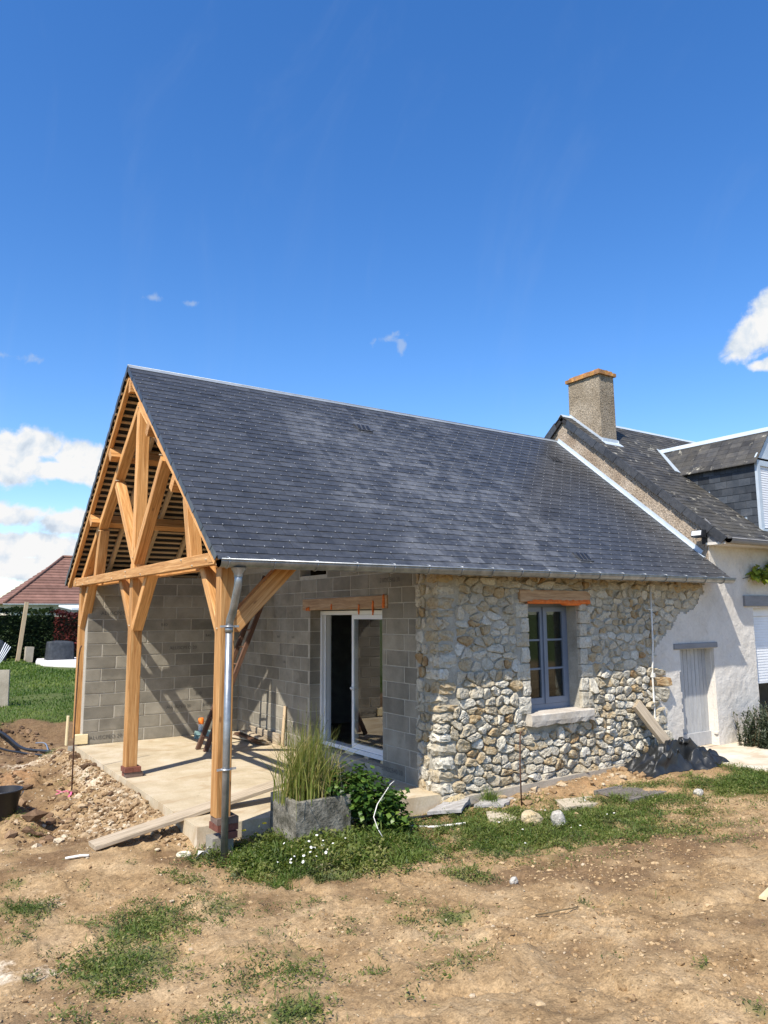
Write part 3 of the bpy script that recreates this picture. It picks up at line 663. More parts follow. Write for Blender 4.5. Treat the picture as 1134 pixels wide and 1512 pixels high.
# roof vents
for k, (x, y) in enumerate(((.5, 2.45), (2.45, -.1), (4.66, 2.42))):
    s = (y-EY)*SLEN/(RY-EY); q = RP(x, s, .026)
    mb = MB(); mb.frame(q, Vector((1, 0, 0)), vN, nN, .13, .1, .007, -.2)
    ve = mb.build('roof_vent', SLATE, roof)
    mb = MB()
    for i in range(3):
        mb.frame(q + Vector((1, 0, 0))*(-.08+.08*i) + nN*.009, (Vector((1, 0, 0))+vN*-.25).normalized(), (vN+Vector((.25, 0, 0))).normalized(), nN, .022, .078, .004)
    mb.build('vent_slots', BLACKP, roof)

# --- gutter, downpipe --------------------------------------------------------
GYc, GZc, GR = -.428, 2.572, .072
def half_gutter(x0, x1, yc, zc, r):
    mb = MB(); n = 12; prof = []
    for i in range(n+1):
        a = math.pi + math.pi*i/n; prof.append((yc + r*math.cos(a), zc + r*math.sin(a)))
    for i in range(n+1):
        a = 2*math.pi - math.pi*i/n; prof.append((yc + (r-.005)*math.cos(a), zc + (r-.005)*math.sin(a)))
    m_ = len(prof); vs = [(x, y, z) for x in (x0, x1) for y, z in prof]
    mb.add(vs, [(i, (i+1) % m_, m_+(i+1) % m_, m_+i) for i in range(m_)], 0, True)
    mb.tube([(x0, yc-r-.004, zc+.004), (x1, yc-r-.004, zc+.004)], .010, 8)
    for x in (x0, x1):
        mb.add([(x, y, z) for y, z in prof[:n+1]], [tuple(range(n+1)), tuple(reversed(range(n+1)))])
    return mb
gut = half_gutter(-2.91, 5.45, GYc, GZc, GR).build('gutter', ZINC, ext)
bm_ = MB(); bm_.tube([(0, GYc + (GR+.004)*math.cos(math.pi + math.pi*i/10), GZc + (GR+.004)*math.sin(math.pi+math.pi*i/10)) for i in range(11)] , .007, 6)
bm_.tube([(0, GYc-GR-.012, GZc+.012), (0, GYc-.02, GZc+.03), (0, GYc+GR, GZc+.022)], .006, 6)
bme = bm_.mesh('gutter_bracket', ZINC, Vector((0, GYc, GZc)))
x = -2.83
while x < 5.4:
    inst('gutter_bracket', bme, (x, GYc, GZc), None, gut); x += .47
PX, PY = -2.70, -.20
mb = MB()
mb.lathe((-2.71, GYc, GZc-.155), [(.043, 0), (.045, .03), (.075, .085)], 16)
mb.tube([(-2.71, GYc, GZc-.10), (-2.71, GYc, GZc-.2), (-2.71, GYc+.02, GZc-.27), (-2.705, PY-.10, GZc-.48), (PX, PY-.02, GZc-.56), (PX, PY, GZc-.63)], .038, 14)
mb.tube([(PX, PY, GZc-.6), (PX, PY, -.2)], .034, 14)
mb.tube([(PX, PY, GZc-.62), (PX, PY, GZc-.68)], .040, 14)
dp = mb.build('downpipe', ZINC, ext)
for z in (1.95, .62):
    mb = MB(); mb.tube([(PX+.047*math.cos(a*.628), PY+.047*math.sin(a*.628), z) for a in range(11)], .008, 6)
    mb.beam((PX-.09, PY, z), (PX+.10, PY, z), .012, .02)
    mb.build('pipe_clip', STEEL, dp)

# --- timber frame ------------------------------------------------------------
TC = 3.08; TX = -2.675
fr = ext
def yz(name, a, b, wd=.11, x=TX, dep=.15, **k): return timber(name, (x, a[0], a[1]), (x, b[0], b[1]), wd, dep, fr, upv=(1, 0, 0), **k)
yz('post', (-.025, .165), (-.025, 2.56), .145); yz('post', (TC+.03, .13), (TC+.03, 2.75), .145, x=TX+.002); yz('post', (6.15, .09), (6.15, 2.56), .145)
for x in (-2.792, -2.558): yz('tie_beam', (-.13, 2.612), (6.32, 2.612), .125, x=x, dep=.085)
yz('king_post', (TC, 2.68), (TC, 4.98), .13, x=TX+.001)
for sg in (-1, 1):
    f = lambda d: TC + sg*d
    yz('principal_rafter', (f(.0), 4.945), (f(3.17), 2.56), .11, x=TX-.002*sg-.004, dep=.14)
    yz('strut', (f(.03), 2.78), (f(1.10), 3.99), .11, x=TX+.004*sg, dep=.14)
    yz('leg', (f(2.2), 2.62), (f(1.97), 3.40), .12, x=TX+.006, dep=.14)
    yz('brace', (f(.07), 1.9), (f(.68), 2.60), .105, x=TX+.005*sg, dep=.14)
yz('brace', (0, 1.9), (.52, 2.6), .105, x=TX-.003, dep=.14); yz('brace', (6.13, 1.88), (5.6, 2.6), .105, x=TX-.003, dep=.14)
timber('brace', (-2.60, -.02, 1.95), (-1.98, -.02, 2.58), .17, .12, fr, upv=(0, 1, 0))
for y in (-.02, 6.15): timber('wall_plate', (-2.84, y, 2.635), (.05, y, 2.635), .13, .12, fr)
# pegs driven through the joints
mb = MB()
for y, z in ((TC,2.64),(TC,2.58),(TC+.7,2.58),(TC-.7,2.57),(.1,2.61),(.5,2.57),(.85,2.65),(5.25,2.65),(5.6,2.57),(6.1,2.61),(TC+1.05,4.04),(TC+1.95,3.38),(TC-1.05,4.04),(TC,2.83),(TC+.03,1.93),(-.02,1.93),(6.14,1.9),(TC,4.9)):
    xf = -2.848 if abs(z-2.61) < .075 else -2.762; mb.tube([(-2.70, y, z), (xf, y, z+rng.uniform(-.004, .006))], .009, 6)
tag(mb.build('pegs', GREYWOOD, ext), kind='stuff')
# brick packings under the posts
bk = MB(); bk.box((-.105, -.05, -.03), (.105, .05, .03)); BKM = [bk.mesh('brick', BRICK)]
bk = MB(); bk.box((-.105, -.05, -.03), (.105, .05, .03), .6); BKM.append(bk.mesh('brick', PINKBRICK))
def brick(x, y, z, rot=0, k=0): return inst('brick', BKM[k], (x, y, z), Matrix.Rotation(rot, 3, 'Z'), ext)
brick(-2.715, TC+.01, .097, 1.57); brick(-2.61, TC+.01, .097, 1.57); brick(-2.64, TC-.035, .033, .02, 1); brick(-2.64, TC+.07, .033, .0, 0)
brick(-2.65, 6.12, .055, 1.57); brick(-2.66, 6.14, -.01, 1.5, 1)
brick(-2.69, -.03, .133, 1.5, 1); brick(-2.585, -.03, .133, 1.57, 1); brick(-2.64, -.08, .07, .05); brick(-2.64, .03, .07, 0); brick(-2.6, -.05, .005, 1.57)
mb = MB(); mb.box((-2.76, -.06, -.3), (-2.55, .12, -.03)); mb.build('pier_block', BLOCK, ext)
mb = MB(); mb.box((-2.80, 6.0, -.4), (-2.5, 6.28, -.045)); mb.build('pier_block', BLOCK, ext)

# --- block walls ---------------------------------------------------------------
BH, BP, BL = .186, .2, .5
def block_mesh(ln, tt, h=BH, dep=.2):
    a, c = ln/2, .004; mb = MB()
    # front face towards -y, corners slightly eased
    o = [(-a, 0, -h/2), (a, 0, -h/2), (a, 0, h/2), (-a, 0, h/2)]
    i_ = [(-a+c, -c, -h/2+c), (a-c, -c, -h/2+c), (a-c, -c, h/2-c), (-a+c, -c, h/2-c)]
    b = [(x, dep-c, z) for x, _, z in o]
    mb.add(o+i_+b, [(4,5,6,7)] + [(k, (k+1) % 4, 4+(k+1) % 4, 4+k) for k in range(4)] + [(8+k, 8+(k+1) % 4, (k+1) % 4, k) for k in range(4)] + [(11,10,9,8)], tt)
    return mb.mesh('concrete_block', BLOCK)
BMC = {}
def bmesh_for(ln, k, h=BH):
    key = (round(ln, 2), k, round(h, 3))
    if key not in BMC: BMC[key] = block_mesh(key[0], (-.9, -.45, -.1, .25, .6)[k], key[2])
    return BMC[key]
RX_ = Matrix.Identity(3)                        # front looks to -Y
RW_ = Matrix.Rotation(-math.pi/2, 3, 'Z')      # front looks to -X, local x -> -Y
def course(parent, u0, u1, z, off, place, h=BH):
    """one course between u0 and u1"""
    u = u0 - off
    while u < u1-.03:
        a, b = max(u, u0), min(u+BL, u1)
        if b-a > .05:
            ln = round(b-a-.016, 2)
            place((a+b)/2, z, ln, h)
        u += BL
# back wall
mb = MB(); mb.box((-2.664, 5.906, -.3), (.0, 6.095, 2.72)); bw = mb.build('back_wall', JOINT, ext)
def pb(u, z, ln, h): inst('concrete_block', bmesh_for(ln, rng.randrange(5), h), (u, 5.904+rng.uniform(-.002, .002), z), RX_ @ Matrix.Rotation(rng.uniform(-.004, .004), 3, 'Y'), bw)
for r in range(13): course(bw, -2.67, -.005, .01+BH/2+r*BP, (.25 if r % 2 else .02), pb)
course(bw, -2.67, -.005, 2.662, .25, pb, .106)
# wall with the sliding door, facing the porch
mb = MB()
for a, b in (((.006, .36, -.3), (.196, 1.196, 2.95)), ((.006, 3.204, -.3), (.196, 6.1, 2.66)), ((.006, 3.552, 2.66), (.196, 6.1, 2.95)), ((.006, 1.19, 2.13), (.196, 3.21, 2.66)), ((.006, 2.70, 2.88), (.196, 3.552, 2.95)), ((.006, 1.19, 2.66), (.196, 2.70, 2.95))): mb.box(a, b)
mb.poly([(.006, .15, 2.951), (.006, 5.85, 2.951), (.006, 3.0, 5.3)][::-1], (.19, 0, 0))
dw = mb.build('gable_wall', JOINT, ext)
def pd(u, z, ln, h): inst('concrete_block', bmesh_for(ln, rng.randrange(5), h), (.004+rng.uniform(-.002, .002), -u, z), RW_ @ Matrix.Rotation(rng.uniform(-.004, .004), 3, 'Y'), dw)
for r in range(14):
    z = .01+BH/2+r*BP; off = .25 if r % 2 else .0
    tooth = .44 if r % 2 else .36
    if r <= 10:
        course(dw, -5.9, -3.2, z, .1+off, pd); course(dw, -1.2, -tooth, z, .15+off if r % 2 else .0, pd)
    elif r == 11:
        course(dw, -5.9, -3.41, z+.0, .1+off, pd); course(dw, -1.04, -tooth, z, .2, pd); course(dw, -3.40, -1.05, 2.357, .1, pd, .082)
    elif r == 12: course(dw, -5.9, -tooth, z, .1+off, pd)
    else: course(dw, -5.9, -3.56, z, .1, pd); course(dw, -2.68, -tooth, z, .1, pd)
for r in range(11): inst('concrete_block', bmesh_for(.178, rng.randrange(5)), (.098, 3.2, .01+BH/2+r*BP), RX_, dw)
# stamped marks on some blocks
def stamp(txt, loc, rot, size, parent):
    cu = bpy.data.curves.new('stamp', 'FONT'); cu.body = txt; cu.size = size; cu.align_x = 'CENTER'; cu.align_y = 'CENTER'; cu.resolution_u = 2
    ob = bpy.data.objects.new('tmp', cu); COL.objects.link(ob); bpy.context.view_layer.update()
    me = bpy.data.meshes.new_from_object(ob.evaluated_get(bpy.context.evaluated_depsgraph_get())); bpy.data.objects.remove(ob); bpy.data.curves.remove(cu)
    me.name = 'stamp'; me.materials.clear(); me.materials.append(STAMP)
    return inst('stamp', me, loc, rot, parent)
RTB = Matrix.Rotation(math.pi/2, 3, 'X'); RTD = Matrix.Rotation(-math.pi/2, 3, 'Z') @ RTB
def zc(r): return .01+BH/2+r*BP
for u, r, tx, sz in ((-2.30,0,'ALUSCPEO 20',.085),(-2.2,10,'ALUSCPEO 20',.085),(-1.4,9,'B40',.075),(-1.05,7,'ALUSCPEO 20',.08),(-.6,8,'B40',.07),(-.75,3,'B40',.07),(-1.1,2,'ALUSCPEO 20',.07),(-.62,2,'B40',.07),(-.35,1,'ALUSCPEO 20',.08)):
    stamp(tx, (u, 5.8955, zc(r)), RTB, sz, bw)
for y, r, tx, sz in ((1.0,12,'2102CB40 20',.085),(.98,0,'2102CB40 20',.085),(4.28,8,'B40',.06),(3.75,8,'B40',.06),(4.05,6,'B40',.06)):
    stamp(tx, (-.0045, y, zc(r)), RTD, sz, dw)
# lintel with orange foam runs over the sliding door
lt = timber('door_lintel', (.07, 3.41, 2.213), (.07, 1.05, 2.225), .17, .172, ext, LINTEL)
mb = MB()
for y, z0, z1, w_ in ((1.12,2.14,2.305,.05),(1.38,2.05,2.23,.035),(1.74,2.06,2.19,.03),(2.5,2.135,2.20,.03),(3.2,2.13,2.17,.05),(3.27,2.12,2.16,.03)):
    k = 6
    for i in range(k):
        f = i/(k-1); mb.tube([(-.018-.004*rng.random(), y+rng.uniform(-.006, .006), z0+(z1-z0)*f), (-.018, y+rng.uniform(-.006, .006), z0+(z1-z0)*min(1, f+.25))], w_*rng.uniform(.3, .5), 7)
mb.build('foam_run', FOAM, ext)

# --- sliding door -------------------------------------------------------------
mb = MB()
D0, D1, Z0, Z1 = 1.2, 3.2, .13, 2.115
for a, b in (((.185, D0-.01, Z0), (.32, D0+.05, Z1)), ((.185, D1-.055, Z0), (.32, D1+.0, Z1)), ((.185, D0+.05, Z1-.06), (.32, D1-.055, Z1)), ((.175, D0+.05, Z0), (.32, D1-.055, Z0+.055))): mb.box(a, b)
mb.box((.32, D1-.035, Z0), (.36, D1-.01, Z1)); mb.box((.24, D1-.072, Z0+.055), (.25, D1-.055, Z1-.06))
sdoor = mb.build('sliding_door', ALU, ext, (.15, 2.2, .13))
def leaf(x, y0, y1, sw):
    mb = MB(); z0, z1 = Z0+.058, Z1-.063
    for a, b in (((x, y0, z0), (x+.04, y0+sw, z1)), ((x, y1-sw, z0), (x+.04, y1, z1)), ((x, y0+sw, z0), (x+.04, y1-sw, z0+.07)), ((x, y0+sw, z1-.06), (x+.04, y1-sw, z1))): mb.box(a, b)
    l_ = mb.build('door_leaf', ALU, sdoor)
    mb = MB(); mb.box((x+.012, y0+sw-.005, z0+.065), (x+.026, y1-sw+.005, z1-.055)); mb.build('glass_pane', GLASS, sdoor)
leaf(.197, D0+.055, 2.28, .05); leaf(.257, D0+.052, 2.10, .045)
mb = MB(); mb.tube([(.193, 2.255, 1.02), (.16, 2.255, 1.02), (.155, 2.21, 1.0)], .012, 8); mb.box((.189, 2.24, .97), (.197, 2.27, 1.07)); mb.box((.189, 2.245, .80), (.197, 2.265, .84)); mb.build('handle', ALU, sdoor)
for y0, y1, mt in ((1.3, 1.5, PALEWOOD), (1.8, 1.9, GREYWOOD), (2.2, 2.42, PALEWOOD), (2.9, 3.05, PALEWOOD)):
    mb = MB(); mb.hexa([(.165, y0, .096), (.30, y0, .096), (.30, y1, .096), (.165, y1, .096), (.175, y0, .128), (.30, y0, .128), (.30, y1, .129), (.175, y1, .129)]); mb.build('packing_wedge', mt, sdoor)
mb = MB(); mb.hexa([(.02, D0+.002, .001), (.34, D0+.002, .001), (.34, D1-.002, .001), (.02, D1-.002, .001), (.03, D0+.002, .095), (.34, D0+.002, .095), (.34, D1-.002, .095), (.03, D1-.002, .095)]); mb.build('door_sill', FOOTING, ext)
# the unlit room behind the door and window
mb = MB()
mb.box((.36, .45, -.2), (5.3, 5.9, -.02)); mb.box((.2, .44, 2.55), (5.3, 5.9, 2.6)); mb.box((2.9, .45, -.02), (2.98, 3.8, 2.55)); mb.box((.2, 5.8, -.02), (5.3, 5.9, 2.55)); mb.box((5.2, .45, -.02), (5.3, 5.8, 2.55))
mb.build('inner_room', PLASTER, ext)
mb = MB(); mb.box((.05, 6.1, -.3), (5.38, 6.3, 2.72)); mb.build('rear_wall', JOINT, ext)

# --- rubble stone wall -------------------------------------------------------
WX0, WX1, WZ0, WZ1 = 1.48, 2.42, .79, 2.19      # window hole
DX0, DX1, DZ1 = 4.62, 5.5, 1.51                  # plank door hole
def render_line(x):
    pts = [(3.93, 1.30), (4.1, 1.62), (4.25, 1.72), (4.45, 1.78), (4.62, 2.02), (5.15, 2.17), (5.22, 2.38), (5.36, 2.42), (5.5, 2.95)]
    if x < pts[0][0]: return -9
    for (a, za), (b, zb) in zip(pts, pts[1:]):
        if a <= x <= b: return za+(zb-za)*(x-a)/(b-a)
    return 99
mb = MB()
for a, b in (((.03, .03, -.4), (WX0, .45, 2.83)), ((WX1, .03, -.4), (DX0, .45, 2.83)), ((WX0, .03, -.4), (WX1, .45, WZ0-.13)), ((WX0, .03, WZ1+.16), (WX1, .45, 2.83)), ((DX0, .03, DZ1+.07), (5.38, .45, 2.83))): mb.box(a, b)
sw = mb.build('stone_wall', WMORTAR, ext)
def in_hole(x, z, g=0.): return (WX0-g < x < WX1+g and WZ0-.135-g < z < WZ1+.18+g and not (z > WZ1+.02+g and not (1.30 < x < 2.65)))
# pointing between the stones
st = .035; xs = np.arange(.0, 5.45, st); zs = np.arange(-.34, 2.86, st)
XX, ZZ = np.meshgrid(xs, zs)
YY = .010 - .014*sm(1.1, 1.5, ZZ + fbm(XX, ZZ, 1.5, 2, 7)*.3) + fbm(XX, ZZ, 7, 4, 3)*.018 + fbm(XX, ZZ, 2, 2, 31)*.012
XX2 = XX + fbm(XX, ZZ, 9, 2, 13)*.01
XX2[:, 0] = .01
keep = []
for j in range(len(zs)-1):
    for i in range(len(xs)-1):
        cx, cz = xs[i]+st/2, zs[j]+st/2
        if WX0-.02 < cx < WX1+.02 and WZ0-.02 < cz < WZ1+.01: continue
        if cx > 3.96 and cz < render_line(cx)-.12: continue
        k = j*len(xs)+i; keep.append((k, k+1, k+len(xs)+1, k+len(xs)))
npmesh('pointing', np.stack([XX2, YY, ZZ], -1).reshape(-1, 3), np.array(keep), WMORTAR, np.zeros(len(keep)), True, sw, wp(sw))
# end face of the wall beside the blocks
ys = np.arange(.0, .47, st); YY2, ZZ2 = np.meshgrid(ys, zs)
XXe = .012 + fbm(YY2, ZZ2, 7, 4, 5)*.03; XXe[:, 0] = .01
k_ = np.arange(len(ys)*len(zs)).reshape(len(zs), len(ys))
Fe = np.stack([k_[:-1, 1:], k_[:-1, :-1], k_[1:, :-1], k_[1:, 1:]], -1).reshape(-1, 4)
npmesh('pointing', np.stack([XXe, YY2, ZZ2], -1).reshape(-1, 3), Fe, WMORTAR, np.zeros(len(Fe)), True, sw, wp(sw))

def clip(poly, mx_, mz_, nx_, nz_):
    out = []
    for i in range(len(poly)):
        a, b = poly[i], poly[(i+1) % len(poly)]
        da = (a[0]-mx_)*nx_+(a[1]-mz_)*nz_; db = (b[0]-mx_)*nx_+(b[1]-mz_)*nz_
        if da <= 0: out.append(a)
        if (da < 0 < db) or (db < 0 < da):
            t_ = da/(da-db); out.append((a[0]+(b[0]-a[0])*t_, a[1]+(b[1]-a[1])*t_))
    return out
def cells(seeds, ghosts, box, asp=1.55):
    allp = seeds+ghosts; res = []
    for i, (x, z) in enumerate(seeds):
        P = [(x-.32, z-.25), (x+.32, z-.25), (x+.32, z+.25), (x-.32, z+.25)]
        for c_x, c_z, n_x, n_z in ((box[0], z, -1, 0), (box[1], z, 1, 0), (x, box[2], 0, -1), (x, box[3], 0, 1)):
            P = clip(P, c_x, c_z, n_x, n_z)
        nb = sorted((((q[0]-x)**2+((q[1]-z)*asp)**2, q) for j, q in enumerate(allp) if j != i and abs(q[0]-x) < .6 and abs(q[1]-z) < .5), key=lambda e: e[0])
        for d2, q in nb[:16]:
            P = clip(P, (x+q[0])/2, (z+q[1])/2, q[0]-x, (q[1]-z)*asp*asp)
            if len(P) < 3: break
        if len(P) >= 3: res.append((x, z, P))
    return res
def stone_shape(P, gap, bulge, seed, n=15):
    r = random.Random(seed)
    cx = sum(p[0] for p in P)/len(P); cz = sum(p[1] for p in P)/len(P)
    Q = []
    for i in range(len(P)):                      # knock the corners off unevenly
        a, b = P[i], P[(i+1) % len(P)]; k = r.uniform(.10, .30); k2 = r.uniform(.10, .30)
        Q += [(a[0]+(b[0]-a[0])*k, a[1]+(b[1]-a[1])*k), (a[0]+(b[0]-a[0])*(1-k2), a[1]+(b[1]-a[1])*(1-k2))]
    P = Q
    L = [math.dist(P[i], P[(i+1) % len(P)]) for i in range(len(P))]; tot = sum(L); R = []
    acc = 0; j = 0
    for i in range(n):
        tgt = tot*i/n
        while acc + L[j] < tgt: acc += L[j]; j += 1
        f = (tgt-acc)/max(L[j], 1e-6); a, b = P[j], P[(j+1) % len(P)]
        R.append((a[0]+(b[0]-a[0])*f, a[1]+(b[1]-a[1])*f))
    out = []; lop = r.uniform(0, 6.28)
    for x, z in R:
        dx, dz = x-cx, z-cz; d = math.hypot(dx, dz) or 1e-6
        k = max(.4, (d-gap*r.uniform(.3, 1.9)*(1+.5*math.cos(math.atan2(dz, dx)-lop)))/d); out.append((dx*k, dz*k))
    size = math.sqrt(sum(math.hypot(*o) for o in out)/n/.09)
    tx, tz = r.uniform(-.7, .7), r.uniform(-.7, .6); b = bulge*min(1.25, size)
    vs = []; fs = []
    ridge = r.uniform(0, 3.14); rx_, rz_ = math.cos(ridge), math.sin(ridge)
    for ri, (sc, y, jit) in enumerate(((1.0, .03, 0), (1.0, -.38*b, .10), (.92, -.82*b, .11), (.70, -1.0*b, .075), (.34, -1.03*b, .08))):
        for x, z in out:
            jx, jz = (r.gauss(0, .0032), r.gauss(0, .003)) if ri > 1 else (0, 0)
            px, pz = x*sc+jx, z*sc+jz
            yy = y + ((px*tx+pz*tz)*.5 - .12*abs(px*rx_+pz*rz_)*(b/.05) + r.gauss(0, jit)*b if ri > 1 else r.gauss(0, jit)*b)
            vs.append((px, min(yy, .02) if ri else yy, pz))
    vs.append((r.gauss(0, .01), -b*r.uniform(.85, 1.2), r.gauss(0, .01))); c = len(vs)-1; R5 = 5
    for ri in range(R5-1):
        for i in range(n):
            i2 = (i+1) % n; fs.append((ri*n+i, ri*n+i2, (ri+1)*n+i2, (ri+1)*n+i))
    for i in range(n): fs.append(((R5-1)*n+i, (R5-1)*n+(i+1) % n, c))
    return cx, cz, vs, fs
seeds = []; z = -.12; rw = 0
while z < 2.8:
    h = rng.uniform(.078, .125); x = -.05 + rng.uniform(-.05, .12)
    while x < 5.6:
        w_ = rng.choice((.08, .10, .13, .16, .18, .21, .25, .31)); q = (x+w_/2, z+h/2+rng.uniform(-.045, .045)); x += w_
        if in_hole(q[0], q[1], .04) or q[0] < .03: continue
        if q[0] > 3.9 and q[1] < render_line(q[0])+.06: continue
        seeds.append(q)
    z += h
# dressed stones up the window jambs
jm = []
for sx, dr in ((WX0, -1), (WX1, 1)):
    z = WZ0; k = 0
    while z < WZ1-.03:
        h = rng.uniform(.15, .23); h = min(h, WZ1-z); w_ = .15 if k % 2 else .24
        if h < .08: break
        jm.append((sx, dr, z, h, w_)); z += h; k += 1
def hits_jamb(q): return any((sx-w_-.05 < q[0] < sx if dr < 0 else sx < q[0] < sx+w_+.05) and z_ < q[1] < z_+h for sx, dr, z_, h, w_ in jm)
seeds = [q for q in seeds if not hits_jamb(q)]
ghost = []
for q in seeds:
    for sx, dr, z_, h, w_ in jm:
        e_ = sx+dr*w_
        if z_-.03 <= q[1] < z_+h+.03 and 0 < (q[0]-e_)*dr < .32: ghost.append((2*e_-q[0], q[1]))
quoins = []; z = -.02
while z < 2.76:
    h = min(rng.uniform(.085, .175), 2.82-z); quoins.append((z, h, rng.uniform(.14, .30), rng.uniform(.10, .28))); z += h
seeds = [q for q in seeds if not any(z_ <= q[1] < z_+h and q[0] < w_+.035 for z_, h, w_, d_ in quoins)]
for q in list(seeds):
    for z_, h, w_, d_ in quoins:
        if z_-.03 <= q[1] < z_+h+.03 and 0 < q[0]-w_ < .32: ghost.append((2*w_-q[0]+.01, q[1]))
for x in np.arange(3.98, 5.6, .11):
    ghost.append((float(x), render_line(x)-.05 if render_line(x) < 9 else 9))
ghost += [(1.3+.1*i, 2.28) for i in range(14)] + [(1.42+.1*i, .71) for i in range(12)]
cl = cells(seeds, ghost, (.005, 5.6, -.2, 2.83))
cl.sort(key=lambda c: (c[0]-CAM.x)**2 + CAM.y**2 + (c[1]-CAM.z)**2*.3)
STONES_LEFT = 262; far_stones = MB()
def put_stone(P, gap, bulge, seed, face, tt):
    global STONES_LEFT
    cx, cz, vs, fs = stone_shape(P, gap, bulge, seed)
    if face == 'front': loc = Vector((cx, 0, cz)); V_ = vs; F_ = [tuple(reversed(f)) for f in fs]
    else: loc = Vector((0, cx, cz)); V_ = [(y, x, z) for x, y, z in vs]; F_ = fs
    if STONES_LEFT > 0:
        m_ = MB(); m_.add(V_, F_, tt, False); inst('stone', m_.mesh('stone', STONE), loc, None, sw); STONES_LEFT -= 1
    else: far_stones.add([Vector(v_)+loc for v_ in V_], F_, tt, False)
def tone(seed):
    r = random.Random(seed*7+1); u = r.random()
    return -.85 if u < .04 else (r.uniform(-.65, -.3) if u < .27 else r.uniform(-.3, .75))
# jambs first (largest), then the end face, then the field
for i, (sx, dr, z_, h, w_) in enumerate(jm):
    x0, x1 = (sx-w_, sx) if dr < 0 else (sx, sx+w_); c = .006
    m_ = MB(); r = random.Random(i); vs = []
    nseg = 4
    P = []
    for e, (ax_, az_) in enumerate(((x0+c, z_+c), (x1-c, z_+c), (x1-c, z_+h-c), (x0+c, z_+h-c))): P.append((ax_, az_))
    R = []
    for a, b in zip(P, P[1:]+P[:1]):
        for k in range(nseg): R.append((a[0]+(b[0]-a[0])*k/nseg + r.gauss(0, .003), a[1]+(b[1]-a[1])*k/nseg + r.gauss(0, .004)))
    cx, cz = (x0+x1)/2, z_+h/2; n = len(R); fs = []
    for sc, y in ((1, .27), (1, -.012), (.93, -.026), (.5, -.034)):
        for px, pz in R: vs.append(((px-cx)*sc, y + (r.gauss(0, .004) if y < 0 else 0), (pz-cz)*sc))
    vs.append((0, -.034, 0))
    for ri in range(3):
        for k in range(n): fs.append((ri*n+(k+1) % n, ri*n+k, (ri+1)*n+k, (ri+1)*n+(k+1) % n))
    for k in range(n): fs.append((3*n+(k+1) % n, 3*n+k, 4*n))
    fs = [tuple(reversed(f)) for f in fs]; fs = [tuple(reversed(f)) for f in fs]
    m_.add(vs, fs, r.uniform(-.1, .65), False)
    inst('stone', m_.mesh('stone', STONE), (cx, 0, cz), None, sw); STONES_LEFT -= 1
def rough_block(lo, hi, seed, amp=.012):
    """angular lump filling a box, for corner stones"""
    r = random.Random(seed); c = [(a+b)/2 for a, b in zip(lo, hi)]; hf = [(b-a)/2 for a, b in zip(lo, hi)]
    N = 4; vs = []; ix = {}; fs = []
    def vid(i, j, k):
        if (i, j, k) not in ix:
            p_ = [2*q/N-1 for q in (i, j, k)]; m_ = max(map(abs, p_)); l2 = math.sqrt(sum(q*q for q in p_)) or 1
            e = 1 - .30*max(0, l2-1.02)
            ix[(i, j, k)] = len(vs); vs.append(tuple(q*h*e + r.gauss(0, amp) for q, h in zip(p_, hf)))
        return ix[(i, j, k)]
    for a in range(N):
        for b in range(N):
            for f in (0, N):
                for q in (((a, b, f), (a+1, b, f), (a+1, b+1, f), (a, b+1, f)), ((a, f, b), (a, f, b+1), (a+1, f, b+1), (a+1, f, b)), ((f, a, b), (f, a+1, b), (f, a+1, b+1), (f, a, b+1))):
                    q = [vid(*t_) for t_ in q]; fs.append(tuple(q if f else q[::-1]))
    return c, vs, fs
for i, (z_, h, w_, d_) in enumerate(quoins):
    g = .006; c, vs, fs = rough_block((-.012-rng.uniform(0, .024), -.018-rng.uniform(0, .03), z_+g), (w_-g, d_-g, z_+h-g), 700+i, .009)
    m_ = MB(); m_.add(vs, fs, tone(700+i), False); inst('stone', m_.mesh('stone', STONE), c, None, sw); STONES_LEFT -= 1
es = []
for z_, h, w_, d_ in quoins:
    y = d_
    while y < .37:
        k = rng.uniform(.07, .16); es.append((y+k/2, z_+h/2+rng.uniform(-.03, .03))); y += k
eg = [(d_*f, z_+h*g) for z_, h, w_, d_ in quoins for f in (.4, .82) for g in (.25, .75)]
for i, (x, z, P) in enumerate(cells(es, eg, (.1, .42, -.05, 2.83), 1.0)):
    put_stone(P, .008, rng.uniform(.015, .035), 900+i, 'end', tone(900+i))
for i, (x, z, P) in enumerate(cl):
    low = z < 1.28
    if in_hole(x, z, 0) or (1.36 < x < 2.58 and .58 < z < .90): continue
    put_stone(P, rng.uniform(.002, .011) if low else rng.uniform(.003, .014), rng.uniform(.030, .052) if low else rng.uniform(.020, .036), i, 'front', tone(i))
if far_stones.v: tag(far_stones.build('stones', STONE, sw), kind='stuff')
mb = MB(); mb.hexa([(.25, -.10, -.4), (4.1, -.07, -.4), (4.1, .03, -.4), (.25, .03, -.4), (.25, -.085, -.055), (4.1, -.06, .0), (4.1, .03, .0), (.25, .03, -.055)]); mb.build('footing', FOOTING, sw)
